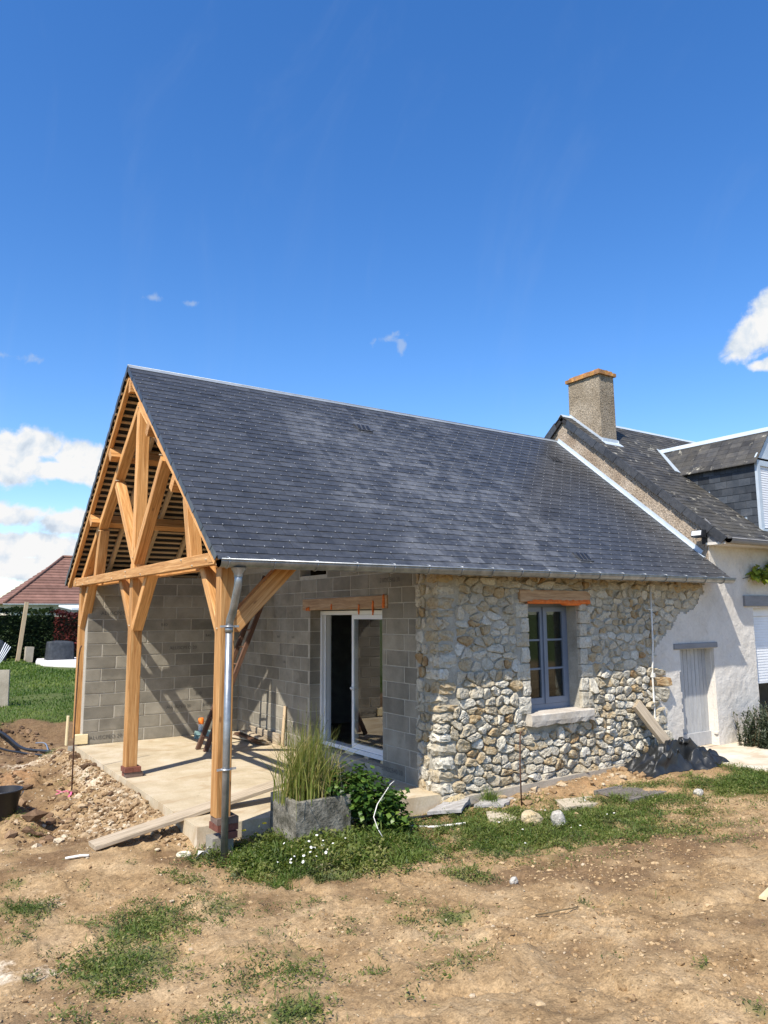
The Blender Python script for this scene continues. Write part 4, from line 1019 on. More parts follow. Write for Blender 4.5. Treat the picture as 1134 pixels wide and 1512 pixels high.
# oak lintel, foam and sill at the window
timber('window_lintel', (1.31, .10, 2.285), (2.63, .10, 2.278), .30, .165, ext, LINTEL)
mb = MB(); xs_ = np.linspace(1.42, 2.62, 30); lo = [2.185 + (.0 if x < 2.15 else -.022 if x < 2.45 else .0) + rng.uniform(-.004, .004) for x in xs_]; hi = [2.235 + rng.uniform(-.008, .008) - .03*max(0, 1-(x-1.42)/.12) for x in xs_]
vs = []
for x, a, b in zip(xs_, lo, hi): vs += [(x, -.060, a), (x, -.066, (a+b)/2), (x, -.054, b), (x, .04, a)]
fs = []
for i in range(len(xs_)-1):
    for k in range(2): fs.append((i*4+k, (i+1)*4+k, (i+1)*4+k+1, i*4+k+1))
    fs.append((i*4+3, (i+1)*4+3, (i+1)*4, i*4))
mb.add(vs, fs, 0, True); mb.build('foam_strip', FOAM, ext)
mb = MB(); r = random.Random(5); n = 14; vs = []
xs_ = np.linspace(1.39, 2.55, n)
for x in xs_:
    b = .645 + r.uniform(-.012, .014); vs += [(x, -.108+r.uniform(-.004, .004), b), (x, -.118+r.uniform(-.003, .003), .70), (x, -.115+r.uniform(-.002, .002), .778+r.uniform(-.003, .003)), (x, -.095, .789+r.uniform(-.002, .002)), (x, .19, .80), (x, .19, .645)]
fs = [(i*6+k, (i+1)*6+k, (i+1)*6+(k+1) % 6, i*6+(k+1) % 6) for i in range(n-1) for k in range(6)] + [tuple(reversed(range(6))), tuple((n-1)*6+k for k in range(6))]
mb.add(vs, fs, 0, False); mb.build('window_sill', SILL, ext)
# casement window
mb = MB(); wy = .20
a0, a1, b0_, b1_ = WX0-.01, WX1+.01, WZ0+.005, WZ1+.005
for a, b in (((a0, wy, b0_), (a0+.055, wy+.07, b1_)), ((a1-.055, wy, b0_), (a1, wy+.07, b1_)), ((a0+.055, wy, b1_-.05), (a1-.055, wy+.07, b1_)), ((a0+.055, wy-.01, b0_), (a1-.055, wy+.07, b0_+.07))): mb.box(a, b)
win = mb.build('window', GREYFRAME, ext, (1.95, .23, .8))
mid = (a0+a1)/2
for x0, x1 in ((a0+.057, mid-.004), (mid+.004, a1-.057)):
    mb = MB(); z0, z1 = b0_+.073, b1_-.053; y0, y1 = wy-.012, wy+.045; s_w = .062
    for a, b in (((x0, y0, z0), (x0+s_w, y1, z1)), ((x1-s_w, y0, z0), (x1, y1, z1)), ((x0+s_w, y0, z0), (x1-s_w, y1, z0+.08)), ((x0+s_w, y0, z1-.06), (x1-s_w, y1, z1))): mb.box(a, b)
    ca = mb.build('casement', GREYFRAME, win)
    for k in (1, 2):
        zz = z0+.08+(z1-z0-.14)*k/3
        mb = MB(); mb.box((x0+s_w, y0+.008, zz-.012), (x1-s_w, y1-.008, zz+.012)); mb.build('glazing_bar', GREYFRAME, win)
    for k in range(3):
        za = z0+.08+(z1-z0-.14)*k/3; zb_ = z0+.08+(z1-z0-.14)*(k+1)/3
        mb = MB(); mb.box((x0+s_w-.004, y0+.025, za+.013*(k > 0)-.004*(k == 0)), (x1-s_w+.004, y0+.031, zb_-.013*(k < 2)+.004*(k == 2))); mb.build('glass_pane', WGLASS, win)
mb = MB(); mb.box((mid-.018, wy-.03, b0_+.075), (mid+.018, wy-.0125, b1_-.055)); mb.build('meeting_bead', GREYFRAME, win)
mb = MB(); mb.tube([(3.95, -.055, 2.46), (3.925, -.065, 1.6), (3.885, -.06, 1.2), (3.88, -.065, .5), (3.86, -.06, .06)], .0135, 8); 
for z in (2.1, 1.15, .55): mb.box((3.86, -.075, z), (3.955, -.03, z+.012)) if z != 1.15 else mb.box((3.865, -.09, 1.13), (3.91, -.04, 1.19))
mb.build('conduit', WHITEP, ext)
# flashing against the taller house
mb = MB()
P = [RP(5.470, .5, .024), RP(5.531, .5, .024), RP(5.531, SLEN, .024), RP(5.470, SLEN, .024)]; mb.poly(P[::-1], nN*-.004)
P = [RP(5.532, .6, .02), RP(5.532, SLEN-.0, .02), RP(5.532, SLEN-.0, .085), RP(5.532, .6, .085)]
mb.poly(P, (-.006, 0, 0))
mb.build('flashing', FLASH, ext)

# ================================================================== MAIN HOUSE
mh = empty('main_house', (8.8, 2.8, 0), 'older rendered house with roughcast gable, weathered slate roof, dormer and half raised roller shutter', 'house')
MX0, MX1, MRY, MRZ, MEY, MEZ = 5.54, 12.5, 2.95, 5.95, -.36, 3.235
ML = math.hypot(MRY-MEY, MRZ-MEZ); mv = Vector((0, MRY-MEY, MRZ-MEZ))/ML; mn = Vector((0, -(MRZ-MEZ), MRY-MEY))/ML
def MP(x, s, n, far=False):
    q = Vector((x, MEY, MEZ)) + mv*s + mn*n
    if far: q.y = 2*MRY-q.y
    return q
msl = (MRZ-MEZ)/(MRY-MEY)
mb = MB(); top = lambda y: MEZ + (y-MEY)*msl - .09
mb.poly([(MX0, .46, -.3), (MX0, .46, 1.66), (MX0, .0, 1.66), (MX0, .0, top(0)), (MX0, MRY, top(MRY)), (MX0, 2*MRY, top(0)), (MX0, 2*MRY, -.3)], (.22, 0, 0))
mb.build('gable_wall', ROUGHCAST, mh)
# render on the front wall, with a ragged edge against the bare stone
GX0, GX1, GZ1_ = 6.70, 9.6, 2.14
st = .03; xs = np.arange(3.88, 12.4, st); zs = np.arange(-.3, 3.23, st)
nxr, nzr = len(xs), len(zs); cxr = xs+st/2; czr = zs+st/2
CXR, CZR = np.meshgrid(cxr, czr); wob = fbm(CXR, CZR, 6, 4, 17)*.16
rl = np.array([render_line(x) if x < 5.55 else 99 for x in cxr])[None, :]
inc = (CZR + wob < rl) & (CXR > 3.895 + fbm(CXR*0, CZR, 4, 2, 3)*.03)
wobd = fbm(CXR, CZR, 5, 3, 23)*.06
inc &= ~((CXR > DX0-.0+wobd*.6) & (CXR < DX1+wobd*.5) & (CZR < DZ1))
inc &= ~((CXR > GX0) & (CXR < GX1) & (CZR < GZ1_))
inc &= ~((CXR < MX0+.03) & (CZR > 2.60))
VX, VZ = np.meshgrid(np.append(xs, xs[-1]+st), np.append(zs, zs[-1]+st))
VY = -.016 + fbm(VX, VZ, 2.5, 3, 29)*.008 + fbm(VX, VZ, 13, 2, 37)*.006
nv_ = VX.size; w1 = nxr+1
V = np.concatenate([np.stack([VX, VY, VZ], -1).reshape(-1, 3), np.stack([VX, VY*0+.05, VZ], -1).reshape(-1, 3)])
Fq = []
I = np.zeros((nzr+2, nxr+2), bool); I[1:-1, 1:-1] = inc
for j, i in zip(*np.nonzero(inc)):
    k = j*w1+i; Fq.append((k, k+1, k+1+w1, k+w1))
    if not I[j+1, i]: Fq.append((k+w1, k+w1+nv_, k+nv_, k))
    if not I[j+1, i+2]: Fq.append((k+1, k+1+nv_, k+1+w1+nv_, k+1+w1))
    if not I[j, i+1]: Fq.append((k, k+nv_, k+1+nv_, k+1))
    if not I[j+2, i+1]: Fq.append((k+w1+1, k+1+w1+nv_, k+w1+nv_, k+w1))
npmesh('rendered_wall', V, np.array(Fq), RENDER, np.zeros(len(Fq)), False, mh, wp(mh))
mb = MB()
mb.box((5.62, .05, -.3), (GX0-.0, .4, 3.2)); mb.box((GX1, .05, -.3), (12.4, .4, 3.2)); mb.box((GX0, .05, GZ1_+.01), (GX1, .4, 3.2))
mb.box((DX1-.01, .04, -.3), (5.64, .42, DZ1+.1)); mb.box((5.66, .045, DZ1+.06), (5.7, .42, 3.2))
mb.box((DX0-.12, .04, -.3), (DX0-.004, .42, DZ1)); mb.build('front_wall_core', RENDER, mh)
mb = MB(); mb.box((12.2, .4, -.3), (12.42, 5.4, 3.3)); mb.box((5.6, 5.4, -.3), (12.42, 5.6, 3.2)); mb.build('rear_walls', RENDER, mh)
# plank door
pdr = MB(); pdr.box((DX0-.01, .155, -.05), (DX1+.01, .20, DZ1+.03)); pdoor = pdr.build('plank_door', DOORPAINT, mh, (5.05, .15, 0))
pw_ = (DX1-DX0-.0)/9
for i in range(9):
    mb = MB(); mb.box((DX0+pw_*i+.0045, .135+rng.uniform(0, .003), .20), (DX0+pw_*(i+1)-.0045, .156, DZ1), rng.uniform(-1, 1)); mb.build('door_plank', DOORPAINT, pdoor)
mb = MB(); mb.box((DX0, .105, .02), (DX1, .154, .215), .5); mb.build('kick_board', DOORPAINT, pdoor)
mb = MB(); mb.box((DX0-.0, .0, -.12), (DX1, .2, .016)); mb.build('door_step', APRON, mh)
timber('door_lintel', (4.47, .06, 1.548), (5.58, .06, 1.552), .20, .085, mh, GREYPAINT)
# roller shutter with its painted lintel
timber('shutter_lintel', (6.43, .04, 2.246), (9.9, .04, 2.246), .18, .18, mh, GREYPAINT)
mb = MB(); mb.box((GX0, .10, 1.99), (GX1, .30, GZ1_+.012)); rs = mb.build('roller_shutter', SHUTTER, mh, (8.1, .15, .9))
slm = MB(); slm.hexa([(-1.45, .0, -.022), (1.45, .0, -.022), (1.45, .012, -.022), (-1.45, .012, -.022), (-1.45, .006, .022), (1.45, .006, .022), (1.45, .012, .022), (-1.45, .012, .022)]); slm = slm.mesh('shutter_slat', SHUTTER)
for i in range(24): inst('shutter_slat', slm, ((GX0+GX1)/2, .125, 1.965-.0455*i), None, rs)
mb = MB(); mb.box((GX0, .118, .86), (GX1, .15, .892)); mb.build('bottom_bar', SHUTTER, rs)
mb = MB(); mb.box((GX0-.1, 3.2, -.3), (GX1+.1, 3.3, 2.6)); mb.box((GX0-.1, .41, -.3), (GX0-.02, 3.2, 2.6)); mb.box((GX1+.02, .41, -.3), (GX1+.1, 3.2, 2.6)); mb.box((GX0-.1, .41, 2.5), (GX1+.1, 3.3, 2.6)); mb.build('garage_room', PLASTER, mh)
# roof
mb = MB()
for far in (False, True):
    P = [MP(5.485, 0, -.02, far), MP(MX1, 0, -.02, far), MP(MX1, ML, -.02, far), MP(5.485, ML, -.02, far)]
    mb.poly(P if far else P[::-1], Vector((0, mn.y*(-1 if far else 1), mn.z))*-.07)
mroof = mb.build('roof', SLATEB, mh)
mb = MB(); E2, W2 = .115, .2; OS = []
for far in (False, True):
    for r in range(int(ML/E2)+1):
        s0 = r*E2-.06; ln = min(.27, ML-s0-.005); x = 5.475 - (W2/2 if r % 2 else 0); wst = W2 if not far else 1.0
        while x < MX1-.02:
            xa, xb = max(x, 5.475)+.002, min(x+wst, MX1)-.002; x += wst
            if xb-xa < .03: continue
            e = -.0145*ln/.27; j = rng.uniform(-.003, .003); h_ = rng.uniform(0, .004)
            P = [MP(a, s0+b+j, c+h_, far) for a, b, c in ((xa,0,.010),(xb,0,.010),(xb,ln,.010+e),(xa,ln,.010+e),(xa,0,.018),(xb,0,.018),(xb,ln,.018+e),(xa,ln,.018+e))]
            OS.append((P[0], P if not far else [P[1],P[0],P[3],P[2],P[5],P[4],P[7],P[6]], max(-1, min(1.2, rng.gauss(0, .45))), far))
OS.sort(key=lambda q: (q[3], (q[0]-CAM).length))
for k, (q, P, tt, fa) in enumerate(OS):
    if k < 300: m_ = MB(); m_.hexa(P, tt); m_.build('slate', OLDSLATE, mroof)
    else: mb.hexa(P, tt)
tag(mb.build('slates', OLDSLATE, mroof), kind='stuff')
mb = MB()
for far in (False, True):
    P = [MP(5.472, ML-.07, .016, far), MP(MX1, ML-.07, .016, far), MP(MX1, ML+.012, .026, far), MP(5.472, ML+.012, .026, far)]
    mb.poly(P if not far else P[::-1], Vector((0, mn.y*(-1 if far else 1), mn.z))*.006)
mb.build('ridge_cap', FLASH, mroof)
# verge boards of slate at the gable
vm2 = []
for tt in (-.6, -.1, .4):
    m_ = MB(); m_.poly([(0, 0, -.13), (0, .27, -.12), (0, .31, .012), (0, -.03, .012)], (-.012, 0, 0), tt); vm2.append(m_.mesh('verge_slate', SLATE))
for far in (False, True):
    R_ = Matrix((Vector((1, 0, 0)), Vector((0, mv.y*(-1 if far else 1), mv.z)), Vector((0, mn.y*(-1 if far else 1), mn.z)))).transposed(); s = 0; k = 0
    while s < ML-.31: inst('verge_slate', vm2[rng.randrange(3)], MP(5.476-.005*(k % 2), s, .01, far), R_, mroof); s += .29; k += 1
half_gutter(5.45, 12.4, MEY-.07, MEZ-.03, .065).build('gutter', GREYPAINT, mh)
mb = MB(); mb.box((5.50, MEY+.02, MEZ-.10), (12.4, .0, MEZ-.06)); mb.build('soffit', RENDER, mh)
mb = MB(); mb.poly([(5.52, MEY+.01, MEZ-.06), (5.52, .0, MEZ-.06), (5.52, .0, MEZ+.34), (5.52, MEY+.01, MEZ-.03)], (.015, 0, 0)); mb.build('eave_end', GREYPAINT, mh)
# chimney
CA, CB, CC, CD, CZ = 5.75, 6.17, 2.19, 2.97, 6.66
ch = MB(); ch.hexa([(CA-.01, CC-.01, 4.7), (CB+.01, CC-.01, 4.7), (CB+.01, CD+.01, 4.7), (CA-.01, CD+.01, 4.7), (CA, CC, CZ), (CB, CC, CZ), (CB, CD, CZ), (CA, CD, CZ)])
chim = ch.build('chimney', CHIMNEY, mh)
mb = MB(); r = random.Random(3)
for k, (ov, z0, z1) in enumerate(((.045, CZ+.001, CZ+.065), (-.01, CZ+.066, CZ+.115))):
    n = 6
    for q in range(n):
        x0, x1 = CA-ov+(CB-CA+2*ov)*q/n+.002, CA-ov+(CB-CA+2*ov)*(q+1)/n-.002
        for y0, y1 in ((CC-ov, CC+.12), (CD-.12, CD+ov)): mb.box((x0, y0+r.uniform(-.006, .006), z0), (x1, y1, z1+r.uniform(-.006, .004)), r.uniform(-1, 1))
    for q in range(7):
        y0, y1 = CC+.122+(CD-CC-.244)*q/7+.002, CC+.122+(CD-CC-.244)*(q+1)/7-.002
        mb.box((CA-ov+r.uniform(-.006, .006), y0, z0), (CB+ov, y1, z1+r.uniform(-.006, .004)), r.uniform(-1, 1))
mb.build('chimney_cap', CAP, chim)
mb = MB(); mm = lambda y: MEZ+(y-MEY)*msl
for x in (CA-.022, CB+.012): mb.poly([(x, CC-.05, mm(CC-.05)+.02), (x, MRY, mm(MRY)+.02), (x, MRY, mm(MRY)+.075), (x, CC-.05, mm(CC-.05)+.075)], (.01, 0, 0))
mb.box((CA-.02, CC-.035, mm(CC)-.03), (CB+.02, CC-.012, mm(CC)+.06)); sa_ = (CC-.13-MEY)/mv.y; sb_ = (CC-.02-MEY)/mv.y
mb.poly([MP(CA-.05, sa_, .022), MP(CB+.05, sa_, .022), MP(CB+.05, sb_, .022), MP(CA-.05, sb_, .022)][::-1], mn*-.006)
mb.build('chimney_flashing', FLASH, chim)
# dormer
CX0, CX1, FY, DE, DRZ, DRX = 7.02, 7.94, -.08, 4.70, 5.32, 7.48
def mz(y): return MEZ + (y-MEY)*msl
yb = lambda z: MEY + (z-MEZ)/msl
mb = MB()
for x in (CX0, CX1-.06): mb.poly([(x, FY, mz(FY)-.06), (x, FY, DE), (x, yb(DE)+.1, DE)], (.06, 0, 0))
mb.poly([(CX0-.03, FY-.02, DE+.04), (CX1+.03, FY-.02, DE+.04), (DRX, FY-.02, DRZ-.03)][::-1], (0, .03, 0)); 
dorm = mb.build('dormer', FLASH, mh, (7.2, .5, 4))
hh = .135; z = DE-.01; r = 0
while z > mz(FY)+.02:
    zb_ = z-hh; y = FY + (0.0 if r % 2 else -.11); 
    while y < yb(zb_)+.02:
        ya, yb2 = max(y, FY)+.002, min(y+.225, yb(zb_)+.12)-.002; y += .225
        if yb2-ya < .03: continue
        mb = MB(); o_ = rng.uniform(0, .003)
        mb.hexa([(CX0-.016-o_, ya, zb_-.012), (CX0-.004, ya, zb_-.012), (CX0-.004, yb2, zb_-.012), (CX0-.016-o_, yb2, zb_-.012), (CX0-.008, ya, z+.04), (CX0-.002, ya, z+.04), (CX0-.002, yb2, z+.04), (CX0-.008, yb2, z+.04)], max(-1, min(1.3, rng.gauss(.2, .5))))
        mb.build('slate', CHEEK, dorm)
    z -= hh; r += 1
mb = MB()
for sg, xe in ((-1, CX0-.11), (1, CX1+.11)):
    n_ = 7
    for k in range(n_):
        fa, fb = k/n_, (k+1)/n_+.08
        xa, xb = xe+(DRX-xe)*fa, xe+(DRX-xe)*min(1, fb); za, zb_ = DE-.07+(DRZ-DE+.07)*fa, DE-.07+(DRZ-DE+.07)*min(1, fb)
        y = FY-.06
        while y < 2.3:
            y1 = min(y+.22, yb(za)+.15)
            if y1-y < .03: break
            P = [(xa, y+.002, za), (xa, y1-.002, za), (xb, y1-.002, zb_-.012), (xb, y+.002, zb_-.012)]; P = P if sg < 0 else P[::-1]
            m_ = MB(); m_.hexa([Vector(p_)+Vector((0, 0, o)) for o in (-.004, .012) for p_ in P], max(-1, min(1.2, rng.gauss(0, .45)))); m_.build('roof_slate', OLDSLATE, dorm); y += .22
mb = MB()
for sg in (-1, 1):
    P = [(DRX, FY-.07, DRZ+.022), (DRX, 2.25, DRZ+.022), (DRX+sg*.075, 2.25, DRZ-.065), (DRX+sg*.075, FY-.07, DRZ-.065)]
    mb.poly(P if sg < 0 else P[::-1], (0, 0, .008))
mb.build('ridge_cap', FLASH, dorm)
mb = MB(); a, b = Vector((DRX-.02, yb(DRZ)-.0, DRZ)), Vector((CX0-.11, yb(DE)-.02, DE-.02)); d = (b-a).normalized(); sd_ = d.cross(mn).normalized()
mb.frame((a+b)/2+mn*.035, d, sd_, mn, (b-a).length/2, .055, .006); mb.build('valley_flashing', FLASH, dorm)
mb = MB(); mb.box((CX0-.02, FY-.03, mz(FY)-.1), (CX0+.07, FY+.02, DE+.0)); mb.box((CX1-.07, FY-.03, mz(FY)-.1), (CX1+.02, FY+.02, DE)); mb.box((CX0+.07, FY-.03, DE-.1), (CX1-.07, FY+.02, DE-.004)); mb.box((CX0-.03, FY-.06, mz(FY)-.05), (CX1+.03, FY+.02, mz(FY)+.02)); mb.build('dormer_frame', FLASH, dorm)
sl2 = MB(); sl2.hexa([(-.39, 0, -.02), (.39, 0, -.02), (.39, .012, -.02), (-.39, .012, -.02), (-.39, .006, .02), (.39, .006, .02), (.39, .012, .02), (-.39, .012, .02)]); sl2 = sl2.mesh('shutter_slat', SHUTTER)
z = DE-.12
while z > mz(FY)+.03: inst('shutter_slat', sl2, ((CX0+CX1)/2, FY-.005, z), None, dorm); z -= .042

# floodlight on the gable
fl = empty('floodlight', (5.515, 0.025, 3.33), 'small black floodlight fixed high on the roughcast gable under the verge', 'lamp')
mb = MB(); mb.hexa([(5.295, -0.075, 3.27), (5.405, -0.075, 3.25), (5.405, 0.125, 3.25), (5.295, 0.125, 3.27), (5.315, -0.075, 3.37), (5.425, -0.075, 3.38), (5.425, 0.125, 3.38), (5.315, 0.125, 3.37)]); mb.build('lamp_head', BLACKP, fl)
mb = MB(); mb.poly([(5.292, -0.060, 3.285), (5.292, 0.110, 3.285), (5.310, 0.110, 3.36), (5.310, -0.060, 3.36)], (-.004, 0, .001)); mb.build('lamp_glass', TUBEW, fl)
mb = MB(); mb.box((5.415, -0.015, 3.30), (5.539, 0.065, 3.33)); mb.box((5.515, -0.025, 3.16), (5.539, 0.075, 3.30)); mb.build('bracket', BLACKP, fl)

# ================================================================== THINGS ABOUT THE PORCH
# ladder
A0, A1 = Vector((-1.27, 4.46, .0)), Vector((-.04, 4.76, 2.72)); off = Vector((.03, -.25, .0))
ld = empty('ladder', (-1.25, 4.3, 0), 'dark wooden ladder leaning on the block wall inside the porch', 'ladder')
for o_ in (Vector((0, 0, 0)), off): timber('rail', A0+o_, A1+o_, .075, .045, ld, DARKWOOD, upv=(0, 1, 0))
for k in range(1, 10):
    c = A0.lerp(A1, k/10-.03); mb = MB(); mb.tube([c+off*-.08, c+off*1.08], .015, 7); mb.build('rung', LADDERLOW, ld)
# foam canister, box
cn = empty('foam_canister', (-.78, 5.66, 0), 'silver aerosol foam canister with a bright orange cap by the ladder foot', 'canister')
mb = MB(); mb.lathe((-.78, 5.66, 0), [(0, .02), (.042, .02), (.044, .03), (.044, .215), (.036, .235)], 16); mb.build('can', TUBEW, cn)
mb = MB(); mb.lathe((-.78, 5.66, 0), [(.046, .21), (.047, .30), (.035, .312), (.030, .30), (0, .30)], 16); mb.build('cap', ORANGE, cn)
mb = MB(); mb.hexa([(-.95, 5.48, 0), (-.60, 5.40, 0), (-.56, 5.56, 0), (-.91, 5.64, 0), (-.94, 5.49, .11), (-.61, 5.41, .11), (-.57, 5.55, .11), (-.90, 5.63, .11)])
bx = mb.build('tool_box', TEAL, None, (-.76, 5.52, 0)); tag(bx, 'pale teal box on the slab beside the orange capped canister', 'box')
mb = MB(); mb.box((-.93, 5.462, .045), (-.58, 5.63, .055)); mb.build('lid_seam', BLACKP, bx)
# boards lying by the door wall
def lone(name, p0, p1, wd, ht, m, label, cat, group=None, upv=(0, 0, 1), ch=.006):
    return tag(timber(name, p0, p1, wd, ht, None, m, upv, ch), label, cat, group)
lone('leaning_board', (-.06, 5.3, .09), (-.06, 4.08, .088), .03, .17, GREYWOOD, 'wide grey board standing on edge against the porch wall behind the scrap boards', 'board', upv=(1, 0, 0) if False else (0, 0, 1))
for i, (x0, y0, x1, y1, z, w_, m_) in enumerate(((-.25, 5.35, -.30, 4.25, .03, .14, DARKWOOD), (-.42, 5.25, -.22, 4.15, .035, .10, GREYWOOD), (-.32, 5.15, -.40, 4.22, .085, .12, DARKWOOD), (-.2, 5.3, -.24, 4.35, .075, .09, GREYWOOD), (-.27, 5.05, -.34, 4.12, .125, .11, GREYWOOD))):
    lone('scrap_board', (x0, y0, z), (x1, y1, z+.01*(i % 2)), w_, .028, m_, ('dark' if m_ is DARKWOOD else 'greyish') + ' thin scrap board in the low pile by the porch wall', 'board', 'scrap boards piled by the porch wall')
lone('short_batten', (-.09, 3.92, .0), (-.03, 3.95, .62), .05, .03, BATTEN, 'short pale batten upright against the porch wall behind the tall grass', 'batten')
# plank laid from the ground on to the slab
lone('scaffold_plank', (-3.66, .74, gz(-3.66, .74)+.035), (-1.62, .87, .175), .225, .042, GREYWOOD, 'long weathered plank sloping from bare soil up onto the slab', 'plank')
# planter with tall grass
PX0, PX1, PY0, PY1, PZ0, PZ1 = -2.07, -1.46, -.42, .15, -.22, .27
mb = MB(); tk = .055
for a, b in (((PX0, PY0, PZ0), (PX1, PY0+tk, PZ1)), ((PX0, PY1-tk, PZ0), (PX1, PY1, PZ1)), ((PX0, PY0+tk, PZ0), (PX0+tk, PY1-tk, PZ1)), ((PX1-tk, PY0+tk, PZ0), (PX1, PY1-tk, PZ1))):
    c = .006; x0, y0, z0 = a; x1, y1, z1 = b
    mb.hexa([(x0, y0, z0), (x1, y0, z0), (x1, y1, z0), (x0, y1, z0), (x0, y0, z1-c), (x1, y0, z1-c), (x1, y1, z1-c), (x0, y1, z1-c)])
    mb.hexa([(x0, y0, z1-c+.0001), (x1, y0, z1-c+.0001), (x1, y1, z1-c+.0001), (x0, y1, z1-c+.0001), (x0+c, y0+c, z1), (x1-c, y0+c, z1), (x1-c, y1-c, z1), (x0+c, y1-c, z1)])
plt = mb.build('planter', PLANTER, None, (-1.77, -.15, -.2)); tag(plt, 'square mossy concrete planter trough in front of the porch slab', 'planter')
mb = MB(); mb.box((PX0+tk, PY0+tk, PZ0), (PX1-tk, PY1-tk, PZ1-.05)); mb.build('soil', SOILP, plt)
# rods
def rod(name, pts, r, label, m=RUST):
    mb = MB(); mb.tube(pts, r, 6); return tag(mb.build(name, m, None, pts[0]), label, 'steel rod')
z0 = gz(-3.22, 3.83); rod('steel_rod', [(-3.22, 3.83, z0-.1), (-3.225, 3.83, .6), (-3.21, 3.84, 1.52), (-3.20, 3.835, 1.62), (-3.185, 3.83, 1.66)], .0095, 'thin rusty steel rod upright in the soil left of the porch')
z0 = gz(.85, -.44); rod('steel_rod', [(.85, -.44, z0-.1), (.845, -.44, .3), (.86, -.44, .64), (.875, -.44, .675), (.89, -.44, .665)], .010, 'rusty hooked steel rod upright before the stone wall')
mb = MB()
for k, a in enumerate((2.4, 3.3, 4.3)):
    P = [Vector((-3.25+.05*q*math.cos(a)+.01*k, 3.76+.05*q*math.sin(a), gz(-3.25+.05*q*math.cos(a), 3.76+.05*q*math.sin(a))+.02+.012*(q % 2))) for q in range(5)]
    for u_, v_ in zip(P, P[1:]): mb.beam(u_, v_, .022, .003)
tag(mb.build('marker_tape', PINK, None, (-3.25, 3.76, -.34)), 'pink marker tape lying at the foot of the left rod', 'tape')
# bucket
bc = Vector((-4.16, 2.96, gz(-4.1, 2.9)-.01))
bu = empty('bucket', bc, 'black rubber builder bucket at the left edge on bare soil', 'bucket')
mb = MB(); mb.lathe(bc, [(0, 0), (.125, 0), (.135, .02), (.195, .32), (.21, .325), (.21, .34), (.19, .34), (.128, .03), (0, .03)], 28); mb.build('body', BLACKP, bu)
mb = MB(); mb.tube([bc+Vector((.20*math.cos(a), .20*math.sin(a)*.35-.08, .31-.13*math.sin(a))) for a in np.linspace(0, math.pi, 12)], .007, 6); mb.build('handle', STEEL, bu)
# hoses in the trench
def hose(pts, r, m, label):
    P = [Vector((x, y, gz(x, y)+r+dz)) for x, y, dz in pts]; Q = []
    for i in range(len(P)-1):
        a, b, c, d = P[max(i-1, 0)], P[i], P[i+1], P[min(i+2, len(P)-1)]
        for k in range(6):
            u = k/6; Q.append(.5*((2*b)+(c-a)*u+(2*a-5*b+4*c-d)*u*u+(3*b-a-3*c+d)*u**3))
    Q.append(P[-1]); mb = MB(); mb.tube(Q, r, 8); return tag(mb.build('hose', m, None, Q[0]), label, 'hose')
hose([(-4.0, 10.2, .05), (-3.45, 9.2, .12), (-3.2, 8.2, .12), (-2.98, 7.1, .02), (-2.88, 6.3, .0), (-2.85, 5.6, -.02)], .028, BLACKP, 'thick black hose running down the trench to the slab corner')
hose([(-4.1, 9.7, .05), (-3.55, 8.9, .08), (-3.25, 7.9, .05), (-3.05, 7.0, .0)], .02, BLACKP, 'thinner black hose beside the thick one in the trench')
hose([(-3.0, 8.0, .14), (-2.93, 7.5, .1), (-2.96, 6.9, .02), (-2.9, 6.4, 0)], .012, STEEL, 'pale bent cable sticking up beside the black hoses')
hose([(.1, -.22, .02), (.45, -.15, .0), (-.3, -.12, .03), (-.9, -.06, .02)][1:], .016, BLACKP, 'dark curved pipe along the front edge of the slab')
hose([(-.75, -.35, .0), (-.5, -.5, .0), (-.2, -.7, .0)], .012, WHITEP, 'white plastic conduit end on the soil before the slab')
# tarpaulin : crumpled sheet
TXc, TYc = 3.78, -.46
uu, vv = np.meshgrid(np.linspace(-1, 1, 64), np.linspace(-1, 1, 44)); 
sh = .80*uu + .08*vv; sv = .36*vv - .13*uu
RR = np.sqrt(uu**2+vv**2)
hgt = np.clip(1.15-np.maximum(np.abs(uu)**2.5, np.abs(vv)**2.2)*1.15, 0, 1)
rid = np.abs(fbm(uu*1.3+vv*.6, vv*1.2-uu*.5, 2.3, 3, 111, .5))*1.5
h_ = (.08 + .24*(.5+fbm(uu, vv, 1.6, 2, 101)))*hgt*np.exp(-((uu+.22)/.75)**2*.8) + hgt*(.11-rid*.30) + .10*np.exp(-(((uu-.72)/.2)**2+((vv)/.5)**2))
XT = TXc+sh+fbm(uu, vv, 2, 3, 105)*.16; YT = TYc+sv+fbm(uu, vv, 2, 3, 109)*.13
ZT = np.maximum(GZ(XT, YT)+.006, GZ(XT, YT)+h_)
ki = np.arange(64*44).reshape(44, 64)
Ft = np.stack([ki[:-1, :-1], ki[:-1, 1:], ki[1:, 1:], ki[1:, :-1]], -1).reshape(-1, 4)
tag(npmesh('tarpaulin', np.stack([XT, YT, ZT], -1).reshape(-1, 3), Ft, TARP, None, True, None, (TXc, TYc, gz(TXc, TYc))), 'crumpled black tarpaulin heaped on the ground below the leaning timber', 'tarpaulin')
lone('leaning_timber', (3.93, -.40, .02), (3.42, -.11, .79), .17, .07, PALEWOOD if False else GREYWOOD, 'thick pale timber offcut leaning on the stone wall above the tarpaulin', 'timber', upv=(0, -1, .3))
